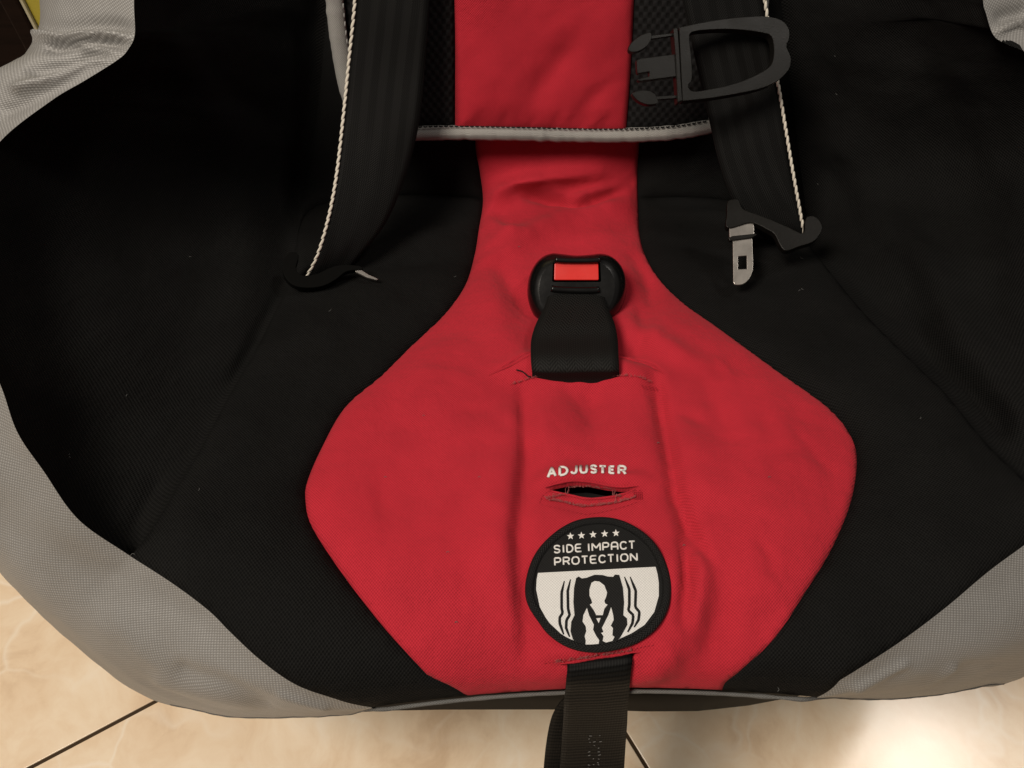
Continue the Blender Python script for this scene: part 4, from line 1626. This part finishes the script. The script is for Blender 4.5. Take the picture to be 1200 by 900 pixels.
for r_ in range(15):
    for c_ in range(3):
        if rng.random() < .62:
            i0 = 44 + r_ * 1.9
            i = int(i0); f = .42 + c_ * .075 + rng.uniform(-.012, .012)
            if i + 1 >= len(A):
                continue
            p = A[i] + (B[i] - A[i]) * f + N[i] * .00035
            dx = (B[i] - A[i]); dx /= np.linalg.norm(dx)
            dy = A[i + 1] - A[i]; dy /= np.linalg.norm(dy)
            q = p + dx * rng.uniform(.0004, .0012) + dy * rng.uniform(-.0006, .0006)
            mk.tube(np.array([p, (p + q) / 2, q]), .00014, 4)
mk.build("print_marks", M_PRINT, adj)

# ------------------------------------------------------------------ lint on the dark cloth
lint = Bag()
rng = random.Random(23)
pool = []
for o in (pl, pr, bolL, bolR):
    vs = o.data.vertices
    pool += [np.array(vs[rng.randrange(int(len(vs) * .9))].co) + np.array([0, 0, .0004]) for _ in range(5)]
for p in pool:
    a = rng.uniform(0, 6.28); L = rng.uniform(.0006, .0022)
    d = np.array([math.cos(a), math.sin(a), 0]); e = np.array([-d[1], d[0], 0])
    lint.tube(spline([p, p + d * L * .5 + e * L * .3 + np.array([0, 0, .0003]), p + d * L], 6), .00009, 4)
for x, y in ((607, 290), (523, 648), (495, 488), (800, 640), (560, 560), (770, 520), (900, 560), (450, 560), (533, 730)):
    p = on_red(x, y, .0003)
    lint.tube(spline([p, p + np.array([.0005, .0004, .0003]), p + np.array([.0011, .0001, 0])], 6), .00012, 4)
lint.build("lint", M_LINT, seat, kind="stuff")

# ================================================================== BACKGROUND at the upper left
def box(name, lo, hi, mat, parent=None, bevel=.002):
    x0, y0, z0 = lo; x1, y1, z1 = hi
    V = [(x0, y0, z0), (x1, y0, z0), (x1, y1, z0), (x0, y1, z0), (x0, y0, z1), (x1, y0, z1), (x1, y1, z1), (x0, y1, z1)]
    F = [(3, 2, 1, 0), (4, 5, 6, 7), (0, 1, 5, 4), (1, 2, 6, 5), (2, 3, 7, 6), (3, 0, 4, 7)]
    o = mesh_obj(name, V, F, mat, parent, smooth=False)
    md = o.modifiers.new("soft_edge", 'BEVEL'); md.width = bevel; md.segments = 2
    return o


def wood():
    N = NT("dark_stained_wood")
    tc = N.obj()
    mp = N.n('ShaderNodeMapping'); N.link(tc, mp.inputs[0]); mp.inputs['Scale'].default_value = (4, 4, 60)
    g = N.noise(mp.outputs[0], 3, 5)
    N.set(Base_Color=N.ramp(g, [(.3, (.005, .0025, .002)), (.7, (.011, .0055, .004))]), Roughness=.6, Specular_IOR_Level=.05, Normal=N.bump(g, .1, .001))
    return N.m


M_WOOD = wood()
M_GREEN = simple("lime_green_laminate", (.36, .31, .030), .5, .4, nscale=120, nstr=.06, ndist=.0006, vary=.06)
M_EDGE_HIGHLIGHT = simple("pale_edge_highlight", (.40, .38, .27), .35, .5)
cab = empty("cabinet", (-.70, .80, 0), "dark brown wooden cabinet side at the upper left corner", "cabinet")
box("cabinet_side", (-1.00, .66, .06), (-.36, .69, .85), M_WOOD, cab)
box("cabinet_body", (-.98, .692, .06), (-.38, 1.05, .83), M_WOOD, cab)
box("cabinet_top", (-1.01, .655, .852), (-.35, 1.06, .875), M_WOOD, cab)
box("cabinet_plinth", (-.97, .70, 0), (-.39, 1.03, .058), M_WOOD, cab)

gx = at_depth(15, 0, .600 / ray(15, 0)[1])[0]
gp = empty("green_panel", (gx + .14, .61, 0), "lime green upright panel with dark edge and painted pale highlight behind silver trim", "panel")
box("panel_face", (gx + .0075, .602, .0), (gx + .30, .628, .80), M_GREEN, gp, .001)
box("panel_edge_highlight", (gx + .0048, .5995, .0), (gx + .0073, .6285, .801), M_EDGE_HIGHLIGHT, gp, .0006)  # pale strip paints the bright highlight along the panel's edge
box("panel_edge", (gx - .010, .598, .0), (gx + .0046, .630, .802), M_WOOD, gp, .002)
